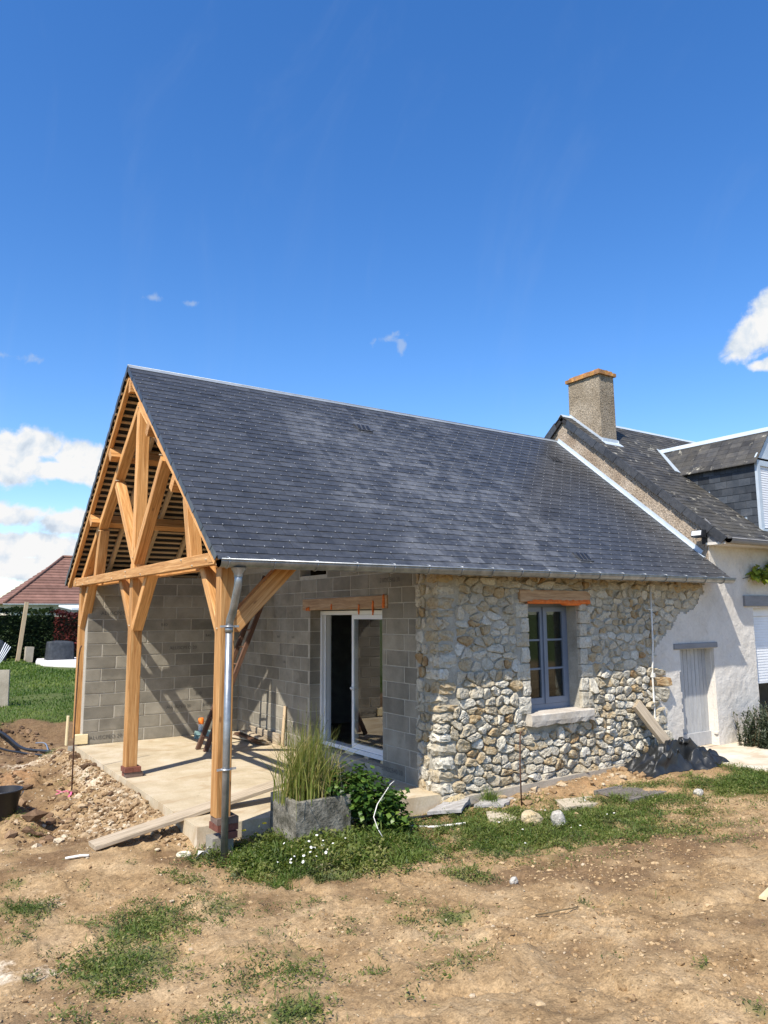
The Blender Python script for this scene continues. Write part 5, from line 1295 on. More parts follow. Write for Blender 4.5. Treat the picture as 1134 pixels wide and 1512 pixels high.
# manhole grate, pavers, boards, boulders
def flat_poly(name, pts, z, th, m, label, cat, tilt=(0, 0)):
    cx = sum(p_[0] for p_ in pts)/len(pts); cy = sum(p_[1] for p_ in pts)/len(pts); g_ = gz(cx, cy)+z
    mb = MB(); P = [(x, y, g_+(x-cx)*tilt[0]+(y-cy)*tilt[1]) for x, y in jag(pts, .07, .012)]; mb.poly(P, (0, 0, -th))
    return tag(mb.build(name, m, None, (cx, cy, g_-th)), label, cat)
flat_poly('paving_stone', [(.02, -.82), (.45, -.95), (.72, -.62), (.3, -.45)], .035, .06, PAVER, 'pale irregular paving stone in the grass below the window, nearer the yellow boulder', 'paving stone')
flat_poly('paving_stone', [(1.12, -.86), (1.6, -.95), (1.78, -.66), (1.3, -.55)], .035, .06, PAVER, 'pale paving stone in the grass right of the hooked steel rod', 'paving stone')
flat_poly('weathered_board', [(-.32, -.18), (.05, -.32), (.38, -.08), (.02, .02-.06)], .065, .035, SPLITSTONE, 'broken weathered board on the ground by the slab corner', 'board', (.05, .12))
flat_poly('weathered_board', [(.30, -.22), (.62, -.38), (.95, -.22), (.62, -.06)], .05, .03, SPLITSTONE, 'pale grey board lying flat right of the broken one below the stone wall', 'board', (.0, .06))
gr = empty('drain_grate', (2.2, -.93, gz(2.2, -.93)), 'square metal drain grate sunk in the soil below the window wall', 'drain grate')
cz = gz(2.2, -.93)+.03
for i in range(13): 
    mb = MB(); mb.box((1.87+.052*i, -1.16, cz-.03), (1.89+.052*i, -.70, cz)); mb.build('grate_bar', GRATE, gr)
for y0 in (-1.20, -.698):
    mb = MB(); mb.box((1.84, y0, cz-.05), (2.54, y0+.038, cz+.004)); mb.build('grate_frame', GRATE, gr)
def ico(sub=1):
    import bmesh
    b = bmesh.new(); bmesh.ops.create_icosphere(b, subdivisions=sub, radius=1); v = np.array([x.co[:] for x in b.verts]); b.verts.index_update(); f = np.array([[q.index for q in x.verts] for x in b.faces]); b.free(); return v, f
IV1, IF1 = ico(1); IV3, IF3 = ico(4)
def boulder(x, y, r3, m, label, seed, tz=0, name='boulder', cat='boulder'):
    V = IV3.copy(); q = V*1.0
    d = 1 + .22*fbm(V[:, 0]*1.3+seed, V[:, 1]*1.3+V[:, 2]*1.7, 1.2, 3, seed) + .10*fbm(V[:, 0]*3+seed, V[:, 2]*3+V[:, 1]*2, 1.5, 3, seed+3)
    V = V*d[:, None]; V = np.sign(V)*np.abs(V)**.85*np.array(r3)
    ca, sa = math.cos(tz), math.sin(tz); V = np.stack([V[:, 0]*ca-V[:, 2]*sa, V[:, 1], V[:, 0]*sa+V[:, 2]*ca], 1)
    z = gz(x, y); V = V + np.array([x, y, z+r3[2]*.45])
    return tag(npmesh(name, V, IF3, m, np.full(len(IF3), .1), False, None, (x, y, z)), label, cat)
boulder(.45, -1.02, (.145, .09, .095), BOULDER, 'yellowish boulder in the grass, left of the white one', 3, -.5)
boulder(.55, -1.30, (.075, .07, .115), WBOULDER, 'white upright boulder in the grass, right of the yellowish one', 8, .35)
boulder(.20, -.03, (.19, .09, .10), BOULDER, 'yellow limestone block at the foot of the stone wall corner', 12)
boulder(-1.07, -2.33, (.036, .03, .03), WBOULDER, 'small white stone on bare soil below the right grass patch', 16, .4, 'stone', 'stone')
boulder(2.55, -1.6, (.06, .05, .045), WBOULDER, 'small pale stone at the right end of the grass patch', 19, .2, 'stone', 'stone')
# scraps beside the near post
def strip(pts, wd, m, name, label, cat):
    mb = MB(); P = [Vector(p_) for p_ in pts]; vs = []
    for i, p_ in enumerate(P):
        d = (P[min(i+1, len(P)-1)]-P[max(i-1, 0)]).normalized(); s_ = d.cross(Vector((.3, .4, 1))).normalized()*wd/2; vs += [p_-s_, p_+s_]
    fs = [(2*i, 2*i+1, 2*i+3, 2*i+2) for i in range(len(P)-1)]; o = [v_+Vector((0, 0, .004)) for v_ in vs]
    n = len(vs); mb.add(vs+o, [tuple(reversed(f)) for f in fs] + [tuple(k+n for k in f) for f in fs], rng.uniform(-.5, .5), True)
    return tag(mb.build(name, m, None, P[0]), label, cat, 'pale scraps at the near post foot')
gs = gz(-2.75, .1)
for k in range(9):
    x, y = -2.78+rng.uniform(-.20, .24), .02+rng.uniform(-.13, .2); a = rng.uniform(0, 6.28); L_ = rng.uniform(.09, .2)
    pts = [(x+L_*u*math.cos(a+u*1.5), y+L_*u*math.sin(a+u*1.5), gz(x, y)+.015+rng.uniform(.02, .085)*math.sin(math.pi*u)) for u in np.linspace(0, 1, 6)]
    strip(pts, rng.uniform(.03, .06), (CREAM, WHITEP)[k % 2], 'packing_scrap', ('crumpled cream packing scrap at the foot of the near post', 'crumpled white plastic scrap at the foot of the near post')[k % 2], 'scrap')
lone('pale_lath', (-2.66, -.02, gz(-2.6, 0)+.035), (-2.40, -.42, gz(-2.4, -.42)+.05), .045, .02, PALEWOOD, 'pale yellow lath lying in the weeds by the near post', 'lath')
mb = MB(); mb.tube([(-2.97+.055*math.cos(a), .12+.055*math.sin(a), gz(-2.97, .12)+.025) for a in np.linspace(0, 6.0, 18)], .018, 7); tag(mb.build('tape_ring', CREAM, None, (-2.97, .12, gs)), 'cream ring of banding on the soil beside the packing scraps', 'ring')
mb = MB(); mb.box((-2.80, 6.02, .02), (-2.60, 6.11, .115)); 
lone('wooden_block', (-2.78, 5.95, .10), (-2.58, 5.93, .10), .10, .15, PALEWOOD, 'small pale wooden block on the slab at the far post foot', 'wood block')
lone('board_stub', (-2.80, 6.42, -.05), (-2.79, 6.42, .42), .10, .03, PALEWOOD, 'short upright yellow board stub behind the far post', 'board', upv=(1, 0, 0))
lone('wood_sliver', (-.35, -4.02, gz(-.3, -4)+.015), (-.12, -3.95, gz(-.1, -4)+.015), .05, .02, PALEWOOD, 'pale wood sliver on bare soil at the right edge', 'wood scrap')
mb = MB(); mb.tube([(-1.62, -3.12, gz(-1.62, -3.12)+.012), (-1.5, -3.22, gz(-1.5, -3.22)+.02), (-1.36, -3.28, gz(-1.36, -3.28)+.01), (-1.28, -3.37, gz(-1.28, -3.37)+.012)], [.006, .005, .004, .002], 6); tag(mb.build('twig', STEM, None, (-1.62, -3.12, gz(-1.62, -3.12))), 'thin dark twig on bare soil in the right foreground', 'twig')
mb = MB(); mb.tube([(-3.92, .62, gz(-3.92, .62)+.02), (-3.80, .55, gz(-3.8, .55)+.025), (-3.74, .5, gz(-3.74, .5)+.02)], .012, 8); tag(mb.build('rag', WHITEP, None, (-3.8, .55, -.17)), 'small white rag on the soil at the low end of the plank', 'rag')

# ================================================================== BEYOND
nb = empty('neighbour_house', (8, 54, -.1), 'cream walled house with red tiled hip roof far behind the hedge', 'house')
mb = MB(); mb.box((1.95, 50.3, -.3), (13.7, 58, 3.02)); mb.build('wall', CREAMWALL, nb)
mb = MB(); HA = [Vector((1.5, 50, 2.95)), Vector((14.2, 50, 2.95)), Vector((14.2, 58.4, 2.95)), Vector((1.5, 58.4, 2.95))]; R0, R1 = Vector((5.9, 54.2, 6.55)), Vector((9.9, 54.2, 6.55))
NRW = 17
for (a, b, c, d) in ((HA[0], HA[1], R1, R0), (HA[3], HA[0], R0, R0), (HA[1], HA[2], R1, R1), (HA[2], HA[3], R0, R1)):
    for k in range(NRW):
        f0, f1 = k/NRW, min(1, (k+1.25)/NRW); lift = Vector((0, 0, .10))
        P = [a.lerp(d, f0)+lift, b.lerp(c, f0)+lift, b.lerp(c, f1)+Vector((0, 0, .02)), a.lerp(d, f1)+Vector((0, 0, .02))]
        mb.add(P + [q-Vector((0, 0, .08)) for q in P], [(0, 1, 2, 3), (0, 4, 5, 1)], rng.uniform(-.6, .6))
tag(mb.build('roof', TILE, nb), kind='stuff')
mb = MB(); 
for a, b in ((HA[0], R0), (R0, R1), (HA[1], R1)): mb.tube([a+Vector((0, 0, .1)), b+Vector((0, 0, .1))], .10, 8)
mb.build('ridge_tiles', TILE, nb)
half_gutter(1.4, 14.3, 49.9, 2.95, .08).build('gutter', SHUTTER, nb)
mb = MB(); mb.hexa([(4.8, 44.6, 2.5), (10, 44.6, 2.5), (10, 49, 2.75), (4.8, 49, 2.75), (4.8, 44.6, 2.62), (10, 44.6, 2.62), (10, 49, 2.87), (4.8, 49, 2.87)]); tag(mb.build('patio_awning', SHUTTER, None, (7, 47, 0)), 'white patio awning in front of the tiled house, above the red hedge', 'awning')
for x, y in ((4.9, 44.7), (9.9, 44.7)):
    pass
far = MB(); far.box((-14, 90, -.3), (-2, 100, 3.0)); fh = empty('distant_house', (-6, 95, -.1), 'distant dark roofed house at the far left edge behind the hedge', 'house')
far.build('wall', CREAMWALL, fh); mb = MB(); mb.poly([(-14.5, 89.5, 3.0), (-14.5, 100.5, 3.0), (-14.5, 95, 5.0)], (13.0+.6, 0, 0)); mb.build('roof', SLATEB, fh)
def tarpcover(name, c, sx_, sy_, h, label, cat, dome=False):
    cx, cy = c; z0 = gz(cx, cy); n = 20; mb = MB(); vs = []; fs = []
    prof = [(1.03, .06), (1.0, .3), (.99, .6), (.98, .9), (.93, 1.0), (.4, 1.03)] if not dome else [(1.0, .0), (1.0, .45), (.9, .75), (.65, .94), (.3, 1.02)]
    n = 40
    for k, (r, hz_) in enumerate(prof):
        for i in range(n):
            a = 2*math.pi*i/n; ca, sa = math.cos(a), math.sin(a); e = .18 if not dome else .8
            x = math.copysign(abs(ca)**e, ca)*sx_/2*r; y = math.copysign(abs(sa)**e, sa)*sy_/2*r
            fold = 1 + (.035*math.sin(i*2.7) + .03*math.sin(i*1.3+1))*(1-hz_*.7)
            vs.append((cx+x*fold, cy+y*fold, z0+.12*(not dome)+(h-.12)*hz_*(1-.05*math.sin(a*1.0+.6)*(hz_ > .8))))
    for k in range(len(prof)-1):
        for i in range(n): fs.append((k*n+i, k*n+(i+1) % n, (k+1)*n+(i+1) % n, (k+1)*n+i))
    fs.append(tuple((len(prof)-1)*n+i for i in range(n))); mb.add(vs, fs, 0, True)
    r_ = empty(name, (cx, cy, z0), label, cat); mb.build('cover', GREYCOVER, r_)
    for dx, dy in ((-.38, -.38), (.38, -.38), (.38, .38), (-.38, .38)):
        mb = MB(); mb.box((cx+dx*sx_-.03, cy+dy*sy_-.03, z0-.02), (cx+dx*sx_+.03, cy+dy*sy_+.03, z0+.2)); mb.build('leg', BLACKP, r_)
    return r_
tarpcover('covered_table', (1.72, 31.4), 1.15, .8, 1.0, 'grey covered garden table on pale paving before the red hedge', 'garden furniture')
tarpcover('covered_barbecue', (-1.05, 31.5), 1.0, .8, 1.18, 'low rounded grey covered furniture at the far left edge by the hedge', 'garden furniture', True)
mb = MB(); 
for k in range(4): mb.tube([(-.85+.07*k, 29.6, .95-.06*k), (-1.25+.05*k, 29.4, -.02)], .022, 5)
tag(mb.build('drying_rack', SHUTTER, None, (-1.2, 29.4, 0)), 'thin white metal rack in front of the covered furniture at far left', 'rack')
lone('wooden_stake', (-.12, 31.2, -.1), (.14, 31.2, 2.75), .17, .15, BATTEN, 'tall leaning wooden stake on the lawn before the green hedge', 'stake', upv=(0, 1, 0))
pl = MB(); pl.hexa([(-3.55, 12.75, -.2), (-2.90, 12.45, -.2), (-2.87, 12.52, -.2), (-3.52, 12.82, -.2), (-3.55, 12.70, .84), (-2.92, 12.40, .84), (-2.89, 12.47, .84), (-3.52, 12.77, .84)]); tag(pl.build('concrete_panel', FOOTING, None, (-3.2, 12.6, -.05)), 'pale concrete panel standing on the lawn at the left edge', 'panel')
lone('fence_post', (.62, 33.1, -.1), (.66, 33.1, .62), .45, .35, FOOTING, 'small pale stone post low before the dark hedge', 'post')

# ================================================================== PLANTS
def rnd(a, b, n): return NR.uniform(a, b, n)
# ground cover, one object for each kind
def cover(name, m, dens, lsize, wratio, hk, thr, seed, region=None, limit=200000):
    Ps = []; Hs = []
    for (px, py, a, b, wt, h) in PATCH:
        n = int(dens*a*b*4*wt)
        u, v_ = NR.uniform(-1.25, 1.25, n), NR.uniform(-1.25, 1.25, n)
        x = px + u*a*RD[0] + v_*b*DD[0]; y = py + u*a*RD[1] + v_*b*DD[1]
        edge = 1.18-np.sqrt(u*u+v_*v_) + fbm(x, y, 5, 3, seed)*.9 + fbm(x, y, 14, 2, seed+4)*.5
        keep_ = (edge*wt > thr*NR.uniform(.05, 1.75, n)) & ~((x > -2.76) & (y > .12 - .12*sm(-1, 0, x)) & (x < 5)) & ~((x > PX0) & (x < PX1) & (y > PY0) & (y < PY1))
        Ps.append(np.stack([x, y], 1)[keep_]); Hs.append(np.full(keep_.sum(), h)*np.clip(edge[keep_]*1.3+.3, .35, 1.2))
    P = np.concatenate(Ps); H = np.concatenate(Hs)
    if len(P) > limit: k = NR.permutation(len(P))[:limit]; P = P[k]; H = H[k]
    n = len(P); z = GZ(P[:, 0], P[:, 1]) + H*rnd(0, .75, n)**1.4*hk
    tint = np.clip(fbm(P[:, 0], P[:, 1], 3, 3, seed+9)*1.3 + NR.normal(0, .4, n), -1, 1)
    L = lsize*rnd(.55, 1.5, n)*(.6+H*4)
    o = leaves(name, np.stack([P[:, 0], P[:, 1], z], 1), rnd(0, 6.283, n), rnd(.0, 1.15, n), L, L*wratio*rnd(.7, 1.3, n), m, tint)
    return tag(o, kind='stuff')
cover('weeds', WEED, 13000, .031, .42, 1.0, .58, 200, limit=150000)
cover('creeping_weeds', DULLWEED, 7000, .026, .45, .5, .42, 230, limit=90000)
cover('grass_blades', LAWN, 5200, .095, .055, .55, .55, 260, limit=60000)
STRAW = leafmat('dry_straw', [(.0, (.16, .115, .06)), (.5, (.33, .26, .15)), (1, (.50, .42, .28))], .1)
n = 2600; x, y = NR.uniform(-5.2, 4.2, n), NR.uniform(-5.8, .0, n); k = ~((x > -2.76) & (y > -.05)) & ~((x > 4.2) & (y > -2.6)) & (fbm(x, y, 1.7, 3, 411) > -.08); x, y = x[k], y[k]; n = len(x)
L = rnd(.008, .034, n); tag(leaves('dry_straw', np.stack([x, y, GZ(x, y)+rnd(.003, .012, n)], 1), rnd(0, 6.283, n), rnd(-.15, .25, n), L, rnd(.0025, .006, n), STRAW, NR.uniform(-1, 1, n), bend=.1), kind='stuff')
# lawn beyond the trench
n = 60000; y = 9.3 + (rnd(0, 1, n)**1.6)*24; x = -8 + rnd(0, 1, n)*11.5; k = (fbm(x, y, .8, 3, 40)*1.2 + y > 9.7) & ~((x > 0.2) & (y > 26)) ; x, y = x[k], y[k]; n = len(x)
L = rnd(.06, .13, n)*(1+.03*(y-9)); tg = leaves('lawn_grass', np.stack([x, y, GZ(x, y)-.01], 1), rnd(0, 6.283, n), rnd(.5, 1.4, n), L, L*.16*(1+.04*(y-9)), LAWN, np.clip(fbm(x, y, .7, 3, 300)*1.5+NR.normal(0, .35, n), -1, 1)); tag(tg, kind='stuff')
# daisies
def daisies(name, xs_, ys_, h):
    V = []; F = []; T = []
    for x, y, hh in zip(xs_, ys_, h):
        c = np.array([x, y, gz(x, y)+hh]); tx, ty = NR.normal(-.2, .25, 2); b = len(V); V.append(c+np.array([0, 0, .004])); r = rng.uniform(.007, .013)
        for k in range(10):
            a = k*.6283; V.append(c+np.array([r*math.cos(a), r*math.sin(a), -(tx*math.cos(a)+ty*math.sin(a))*r]))
        for k in range(10): F.append((b, b+1+k, b+1+(k+1) % 10)); T.append(-.2)
        b = len(V); V.append(c+np.array([0, 0, .007]))
        for k in range(5): a = k*1.2566; V.append(c+np.array([r*.36*math.cos(a), r*.36*math.sin(a), .006]))
        for k in range(5): F.append((b, b+1+k, b+1+(k+1) % 5)); T.append(1)
    return tag(npmesh(name, np.array(V), np.array(F), DAISY, T), kind='stuff')
dxs = [-2.05+rng.gauss(0, .26) for _ in range(18)] + [rng.uniform(-.3, 1.5) for _ in range(12)] + [-1.8+rng.uniform(-.5, .6) for _ in range(5)]
dys = [-.86+rng.gauss(0, .14) for _ in range(18)] + [rng.uniform(-1.75, -.8) for _ in range(12)] + [-.6+rng.uniform(-.35, .3) for _ in range(5)]
daisies('daisies', dxs, dys, [.13+rng.uniform(-.03, .05) for _ in range(18)]+[.075+rng.uniform(-.02, .02) for _ in range(12)]+[.15]*5)
mb = MB()
for x, y in ((-2.42, .0), (-2.18, .05)): mb.lathe((x, y, gz(x, y-.1)+.2), [(0, .012), (.02, .008), (.024, 0), (0, -.006)], 10)
YEL = mat('dandelion_yellow', [(.4, (.75, .50, .02)), (.6, (.82, .58, .03))], bump=0, tint=0, fine=0)
tag(mb.build('dandelions', YEL, None), kind='stuff')
# tall grass in the planter
def blades(n, cx, cy, sx_, sy_, z0, hmin, hmax, wd, lean, m, name, parent, seed, tintb=0):
    r = np.random.default_rng(seed); V = []; F = []; T = []
    for i in range(n):
        x, y = cx+r.normal(0, sx_), cy+r.normal(0, sy_); h = r.uniform(hmin, hmax); a = r.uniform(0, 6.283); le = abs(r.normal(0, lean))*h; s_ = r.uniform(0, 6.283); w_ = wd*r.uniform(.6, 1.3); tt = np.clip(r.normal(tintb, .5), -1, 1); b = len(V); K = 5
        drop = r.random() < .25
        for k in range(K+1):
            u = k/K; px = x+math.cos(a)*le*u*u*(1.6 if drop else 1); py = y+math.sin(a)*le*u*u*(1.6 if drop else 1); pz = z0+h*(u-.42*u*u*u*(le/h)*(1.5 if drop else .7)); w2 = w_*(1-u**1.5)*.5+.0006
            V += [(px-math.cos(s_)*w2, py-math.sin(s_)*w2, pz), (px+math.cos(s_)*w2, py+math.sin(s_)*w2, pz)]
        for k in range(K): F.append((b+2*k, b+2*k+1, b+2*k+3, b+2*k+2)); T.append(np.clip(tt+.25*(k/K), -1, 1))
    return npmesh(name, np.array(V), np.array(F), m, T, False, parent, wp(parent) if parent else (cx, cy, z0))
tall = empty('tall_grass', (-1.78, -.15, .23), 'tall tufted grass with dark seed heads growing in the concrete planter', 'plant')
blades(760, -1.82, -.13, .11, .10, .22, .28, .80, .010, .30, REED, 'foliage', tall, 3)
blades(190, -1.68, -.2, .11, .08, .22, .2, .55, .010, .6, REED, 'dry_foliage', tall, 4, .8)
V = []; F = []; T = []; r = random.Random(9)
for i in range(26):
    x, y = -1.8+r.gauss(0, .11), -.13+r.gauss(0, .09); a = r.uniform(0, 6.28); h = r.uniform(.62, .98); le = r.uniform(.02, .30)
    pts = [Vector((x+math.cos(a)*le*u*u, y+math.sin(a)*le*u*u, .22+h*(u-.12*u**3*le*4))) for u in np.linspace(0, 1, 7)]
    m_ = MB(); m_.tube(pts, [.0024]*5+[.0018, .001], 4); 
    if i == 0: mbst = MB(); mbsd = MB()
    mbst.tube(pts, [.0026]*5+[.002, .001], 4, True, True, .1)
    for k in range(14):
        c = pts[-1].lerp(pts[-2], r.uniform(-.1, 1.0)); d = Vector((r.gauss(0, .4), r.gauss(0, .4), 1)).normalized()*r.uniform(.012, .028); s_ = d.orthogonal().normalized()*.0035
        mbsd.add([c-s_, c+s_, c+d], [(0, 1, 2)], r.uniform(-1, .6))
mbst.build('stalks', REED, tall); mbsd.build('seed_heads', SEED, tall)
# ivy beside the planter
def bush(name, loc, label, ell, n, lsz, m, wr, seed, stems=6, tiltr=(-.5, .9), clump=.16, nclump=60, cat='shrub'):
    r = np.random.default_rng(seed); root = empty(name, loc, label, cat)
    C_ = []
    for (cx, cy, cz_, rx, ry, rz) in ell:
        k = max(3, int(nclump*rx*ry*rz/sum(e[3]*e[4]*e[5] for e in ell)))
        d = r.normal(0, 1, (k, 3)); d /= np.linalg.norm(d, axis=1)[:, None]; C_.append(np.array([cx, cy, cz_]) + d*np.array([rx, ry, rz])*(r.uniform(.35, 1.0, k)**.6)[:, None])
    C_ = np.concatenate(C_); ci = r.integers(0, len(C_), n)
    P = C_[ci] + r.normal(0, clump*.5, (n, 3))*np.array([1, 1, .8])
    ctr = np.array([np.mean([e[0] for e in ell]), np.mean([e[1] for e in ell])])
    az = np.arctan2(P[:, 1]-ctr[1], P[:, 0]-ctr[0]) + r.normal(0, .8, n)
    P[:, 2] = np.maximum(P[:, 2], loc[2]+.01)
    L = lsz*r.uniform(.6, 1.4, n)
    tint = np.clip((r.uniform(-.5, .5, len(C_)))[ci] + r.normal(0, .4, n), -1, 1)
    leaves('foliage', P, az, r.uniform(tiltr[0], tiltr[1], n), L, L*wr, m, tint, root, loc)
    mb = MB(); rr = random.Random(seed)
    for k in range(stems):
        c = C_[rr.randrange(len(C_))]; b = Vector((loc[0]+rr.gauss(0, .05), loc[1]+rr.gauss(0, .05), loc[2]-.02)); e = Vector(c.tolist()); mb.tube([b, b.lerp(e, .5)+Vector((rr.gauss(0, .03), rr.gauss(0, .03), .03)), e], [.012, .009, .004], 6)
    mb.build('stems', STEM, root); return root
iv = bush('ivy', (-1.25, -.28, -.17), 'glossy green ivy tumbling over the right side of the planter', ((-1.38, -.2, .34, .22, .17, .15), (-1.22, -.34, .22, .20, .18, .26), (-1.06, -.46, .02, .20, .17, .22), (-1.6, -.22, .33, .14, .1, .07), (-1.1, -.55, -.08, .16, .14, .1)), 3600, .06, IVY, .8, 21, 10, (-.7, .7), .12, 110)
mb = MB(); mb.tube([(-1.18, -.60, .27), (-1.30, -.66, .20), (-1.37, -.70, .10), (-1.36, -.76, .0), (-1.30, -.80, -.12)], .005, 6); mb.tube([(-1.18, -.60, .27), (-1.06, -.54, .34), (-1.0, -.52, .36)], .004, 6); tag(mb.build('white_cable', WHITEP, None, (-1.30, -.80, -.15)), 'white cable loop hanging over the ivy beside the planter', 'cable')
# rosemary at the garage
rb = empty('rosemary_bush', (6.25, -.5, -.03), 'dark upright rosemary bush against the white wall at the right edge', 'shrub')
r = np.random.default_rng(5); P = []; AZ = []; TL = []
mb = MB()
for i in range(620):
    x, y = 6.35+r.uniform(-.62, 1.3), -.45+r.uniform(-.3, .25); h = r.uniform(.22, .62)*(1-.35*max(0, (5.95-x)/.3)); a = r.uniform(0, 6.28); le = r.uniform(0, .14)
    b = np.array([x, y, -.05]); e = np.array([x+math.cos(a)*le, y+math.sin(a)*le, h])
    if i % 4 == 0: mb.tube([Vector(b.tolist()), Vector(e.tolist())], [.006, .002], 4)
    for k in range(34):
        u = r.uniform(.05, 1); P.append(b+(e-b)*u); AZ.append(r.uniform(0, 6.28)); TL.append(r.uniform(.2, 1.3))
P = np.array(P); n = len(P); L = r.uniform(.04, .075, n); leaves('foliage', P, np.array(AZ), np.array(TL), L, L*.34, ROSEM, np.clip(r.normal(0, .4, n)+(P[:, 2]-.2)*.8, -1, 1), rb, wp(rb), .1); mb.build('stems', STEM, rb)
bush('climbing_vine', (7.3, -.12, 2.6), 'yellow green vine leaves on the white wall above the shutter lintel', ((6.95, -.14, 2.70, .38, .08, .12), (7.5, -.15, 2.78, .5, .1, .18)), 900, .085, VINE, .85, 31, 5, (-1.1, .3), .10, 40, 'vine')
mb = MB(); mb.tube([(6.45, -.03, 2.62), (6.7, -.035, 2.66), (7.0, -.05, 2.70)], .006, 6); tag(mb.build('wall_cable', BLACKP, None, (6.45, -.03, 2.6)), 'thin dark cable on the white wall left of the vine', 'cable')
# hedges : leaves over a dark twig core
def hedge(name, x0, x1, y0, y1, h, m, label, n, seed, lsz=.16):
    r = np.random.default_rng(seed); root = empty(name, ((x0+x1)/2, (y0+y1)/2, -.05), label, 'hedge')
    x = r.uniform(x0, x1, n); f = r.uniform(0, 1, n); top = r.random(n) < .28
    hx = h + fbm(x, x*0, .8, 4, seed)*.35
    z = np.where(top, hx - r.uniform(0, .15, n), r.uniform(0, 1, n)*hx); bul = .25*np.sin(np.clip(z/h, 0, 1)*math.pi)
    y = np.where(top, y0+f*(y1-y0), y0 - bul*.5 + fbm(x, z, .9, 3, seed+5)*.3 + r.uniform(0, .35, n))
    L = lsz*r.uniform(.6, 1.4, n)
    tint = np.clip(fbm(x, z, 1.3, 3, seed+8)*1.4 + r.normal(0, .4, n) + (z/h-.5)*.3, -1, 1)
    leaves('foliage', np.stack([x, y, z-.05], 1), r.normal(-1.57, .9, n), r.uniform(-.4, 1.2, n), L, L*.55, m, tint, root, wp(root))
    mb = MB(); mb.box((x0, y0+.3, -.2), (x1, y1, h-.35)); mb.build('branches', HEDGEG, root)
hedge('clipped_hedge', -14, 1.75, 33.4, 34.8, 2.5, HEDGEG, 'long dark green clipped hedge across the back of the lawn', 26000, 41)
hedge('red_hedge', 1.75, 9, 33.3, 34.8, 2.42, HEDGER, 'red leaved hedge right of the green one, behind the covered table', 9000, 43)
# tuft at the wall foot and small tufts
def tuft(x, y, n, h, label, seed):
    o = blades(n, x, y, .06, .04, gz(x, y)-.01, h*.5, h, .010, .5, LAWN, 'grass_tuft', None, seed); tag(o, label, 'grass tuft')
tuft(.62, -.16, 160, .24, 'green grass tuft at the foot of the stone wall', 51)
tuft(-2.62, -1.17, 70, .14, 'spiky grass tuft on bare soil below the planter weeds', 52)
# small plants by the leaning timber
bush('wall_weed', (4.12, -.12, .02), 'small leafy weed at the foot of the wall behind the tarpaulin', ((4.14, -.1, .12, .1, .06, .1),), 160, .05, IVY, .8, 61, 3, (-.4, .8), .06, 14, 'weed')

# ================================================================== LOOSE STONES
def rocks(name, x, y, s, m, sink=.3, seed=0, flat=.65):
    r = np.random.default_rng(seed); n = len(x); z = GZ(x, y)
    nv = len(IV1); V = IV1[None]*(1+r.normal(0, .22, (n, nv, 1)))*s[:, None, None]*np.stack([r.uniform(.7, 1.4, n), r.uniform(.7, 1.3, n), r.uniform(.5, .9, n)*flat*1.4], 1)[:, None, :]
    a = r.uniform(0, 6.28, n); ca, sa = np.cos(a)[:, None], np.sin(a)[:, None]
    X = V[..., 0]*ca-V[..., 1]*sa + x[:, None]; Y = V[..., 0]*sa+V[..., 1]*ca + y[:, None]; Z = V[..., 2] + (z + s*(.5-sink))[:, None]
    F = (IF1[None] + (np.arange(n)*nv)[:, None, None]).reshape(-1, 3)
    return tag(npmesh(name, np.stack([X, Y, Z], -1).reshape(-1, 3), F, m, np.repeat(np.clip(r.normal(.1, .5, n), -1, 1), len(IF1))), kind='stuff')
def outside(x, y): return ~((x > -2.775) & (y > .02) & (x < 6)) & ~((x > 4.2) & (y > -2.6))
x, y = NR.normal(-3.2, .26, 1800), NR.normal(2.2, .55, 1800); k = outside(x, y) & (x < -2.8); rocks('rubble_heap', x[k], y[k], NR.gamma(2.0, .0075, k.sum()).clip(.005, .05), RUBBLE, .25, 1)
x, y = -2.79-np.abs(NR.normal(0, .16, 1700)), rnd(.4, 6.8, 1700); k = outside(x, y); rocks('slab_edge_rubble', x[k], y[k], NR.gamma(1.5, .0075, k.sum()).clip(.004, .05), RUBBLE, .3, 2)
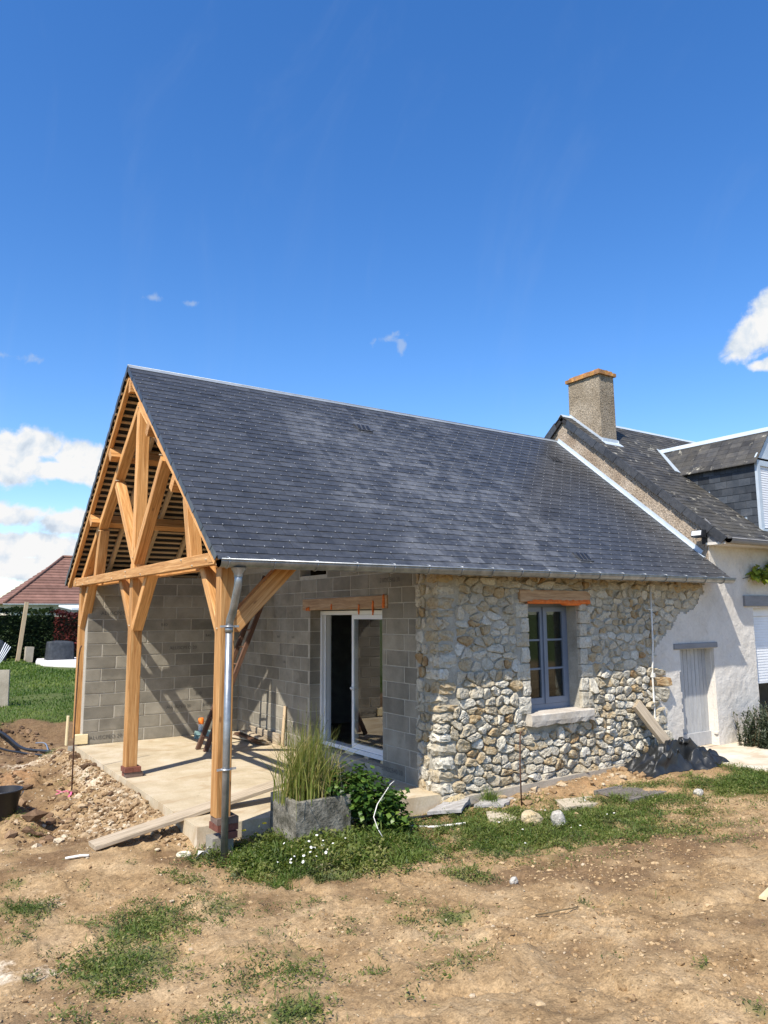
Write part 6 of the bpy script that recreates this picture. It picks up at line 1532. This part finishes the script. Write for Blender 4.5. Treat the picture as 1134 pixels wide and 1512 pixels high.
x, y = rnd(-5.6, -2.85, 3600), rnd(1.2, 9.2, 3600); k = outside(x, y) & (fbm(x, y, 1.1, 3, 333) > -.12); rocks('dug_stones', x[k], y[k], NR.gamma(1.3, .0080, k.sum()).clip(.004, .065), RUBBLE, .3, 3)
x, y = rnd(.4, 4.0, 420), -.12-np.abs(NR.normal(0, .24, 420)); k = outside(x, y); rocks('wall_foot_stones', x[k], y[k], NR.gamma(1.8, .011, k.sum()).clip(.006, .07), RUBBLE, .3, 4)
n = 24000; x, y = rnd(-5.6, 4.5, n), rnd(-6.0, 1.5, n); k = outside(x, y) & (NR.uniform(0, 1, n) < .35+fbm(x, y, .9, 3, 340)*1.1); rocks('gravel', x[k], y[k], NR.gamma(1.3, .0030, k.sum()).clip(.0018, .018), RUBBLE, .35, 5)
n = 62000; x, y = rnd(-5.6, 4.5, n), rnd(-6.0, .2, n); dk = 1.0*np.exp(-(((x-.3)/1.7)**2+((y+2.7)/.8)**2)) + .9*np.exp(-(((x+2.5)/.65)**2+((y+2.55)/.65)**2)) + .6*np.exp(-(((x+4.4)/.6)**2+((y+2.6)/.5)**2)) + .6*np.exp(-(((x+1.2)/1)**2+((y+4.2)/.9)**2))
k = outside(x, y) & (NR.uniform(0, 1, n) < .34+fbm(x, y, 1.2, 3, 355)*1.4+dk*.7); rocks('soil_clods', x[k], y[k], NR.gamma(1.1, .0042, k.sum()).clip(.002, .026), CLOD, .5, 6)
n = 14000; x, y = rnd(-5.6, 4.5, n), rnd(-6.0, .0, n); k = outside(x, y) & (NR.uniform(0, 1, n) < .3+fbm(x, y, 2.1, 3, 377)*1.2); rocks('dark_crumbs', x[k], y[k], NR.gamma(1.2, .0028, k.sum()).clip(.0015, .014), DARKCLOD, .4, 8, .4)
n = 4000; x, y = rnd(-6.2, -2.75, n), rnd(1.8, 9.6, n); k = outside(x, y) & (NR.uniform(0, 1, n) < np.where(y > 7.2, .9, .35)); rocks('trench_clods', x[k], y[k], NR.gamma(1.6, .014, k.sum()).clip(.006, .11), DARKCLOD, .35, 7)
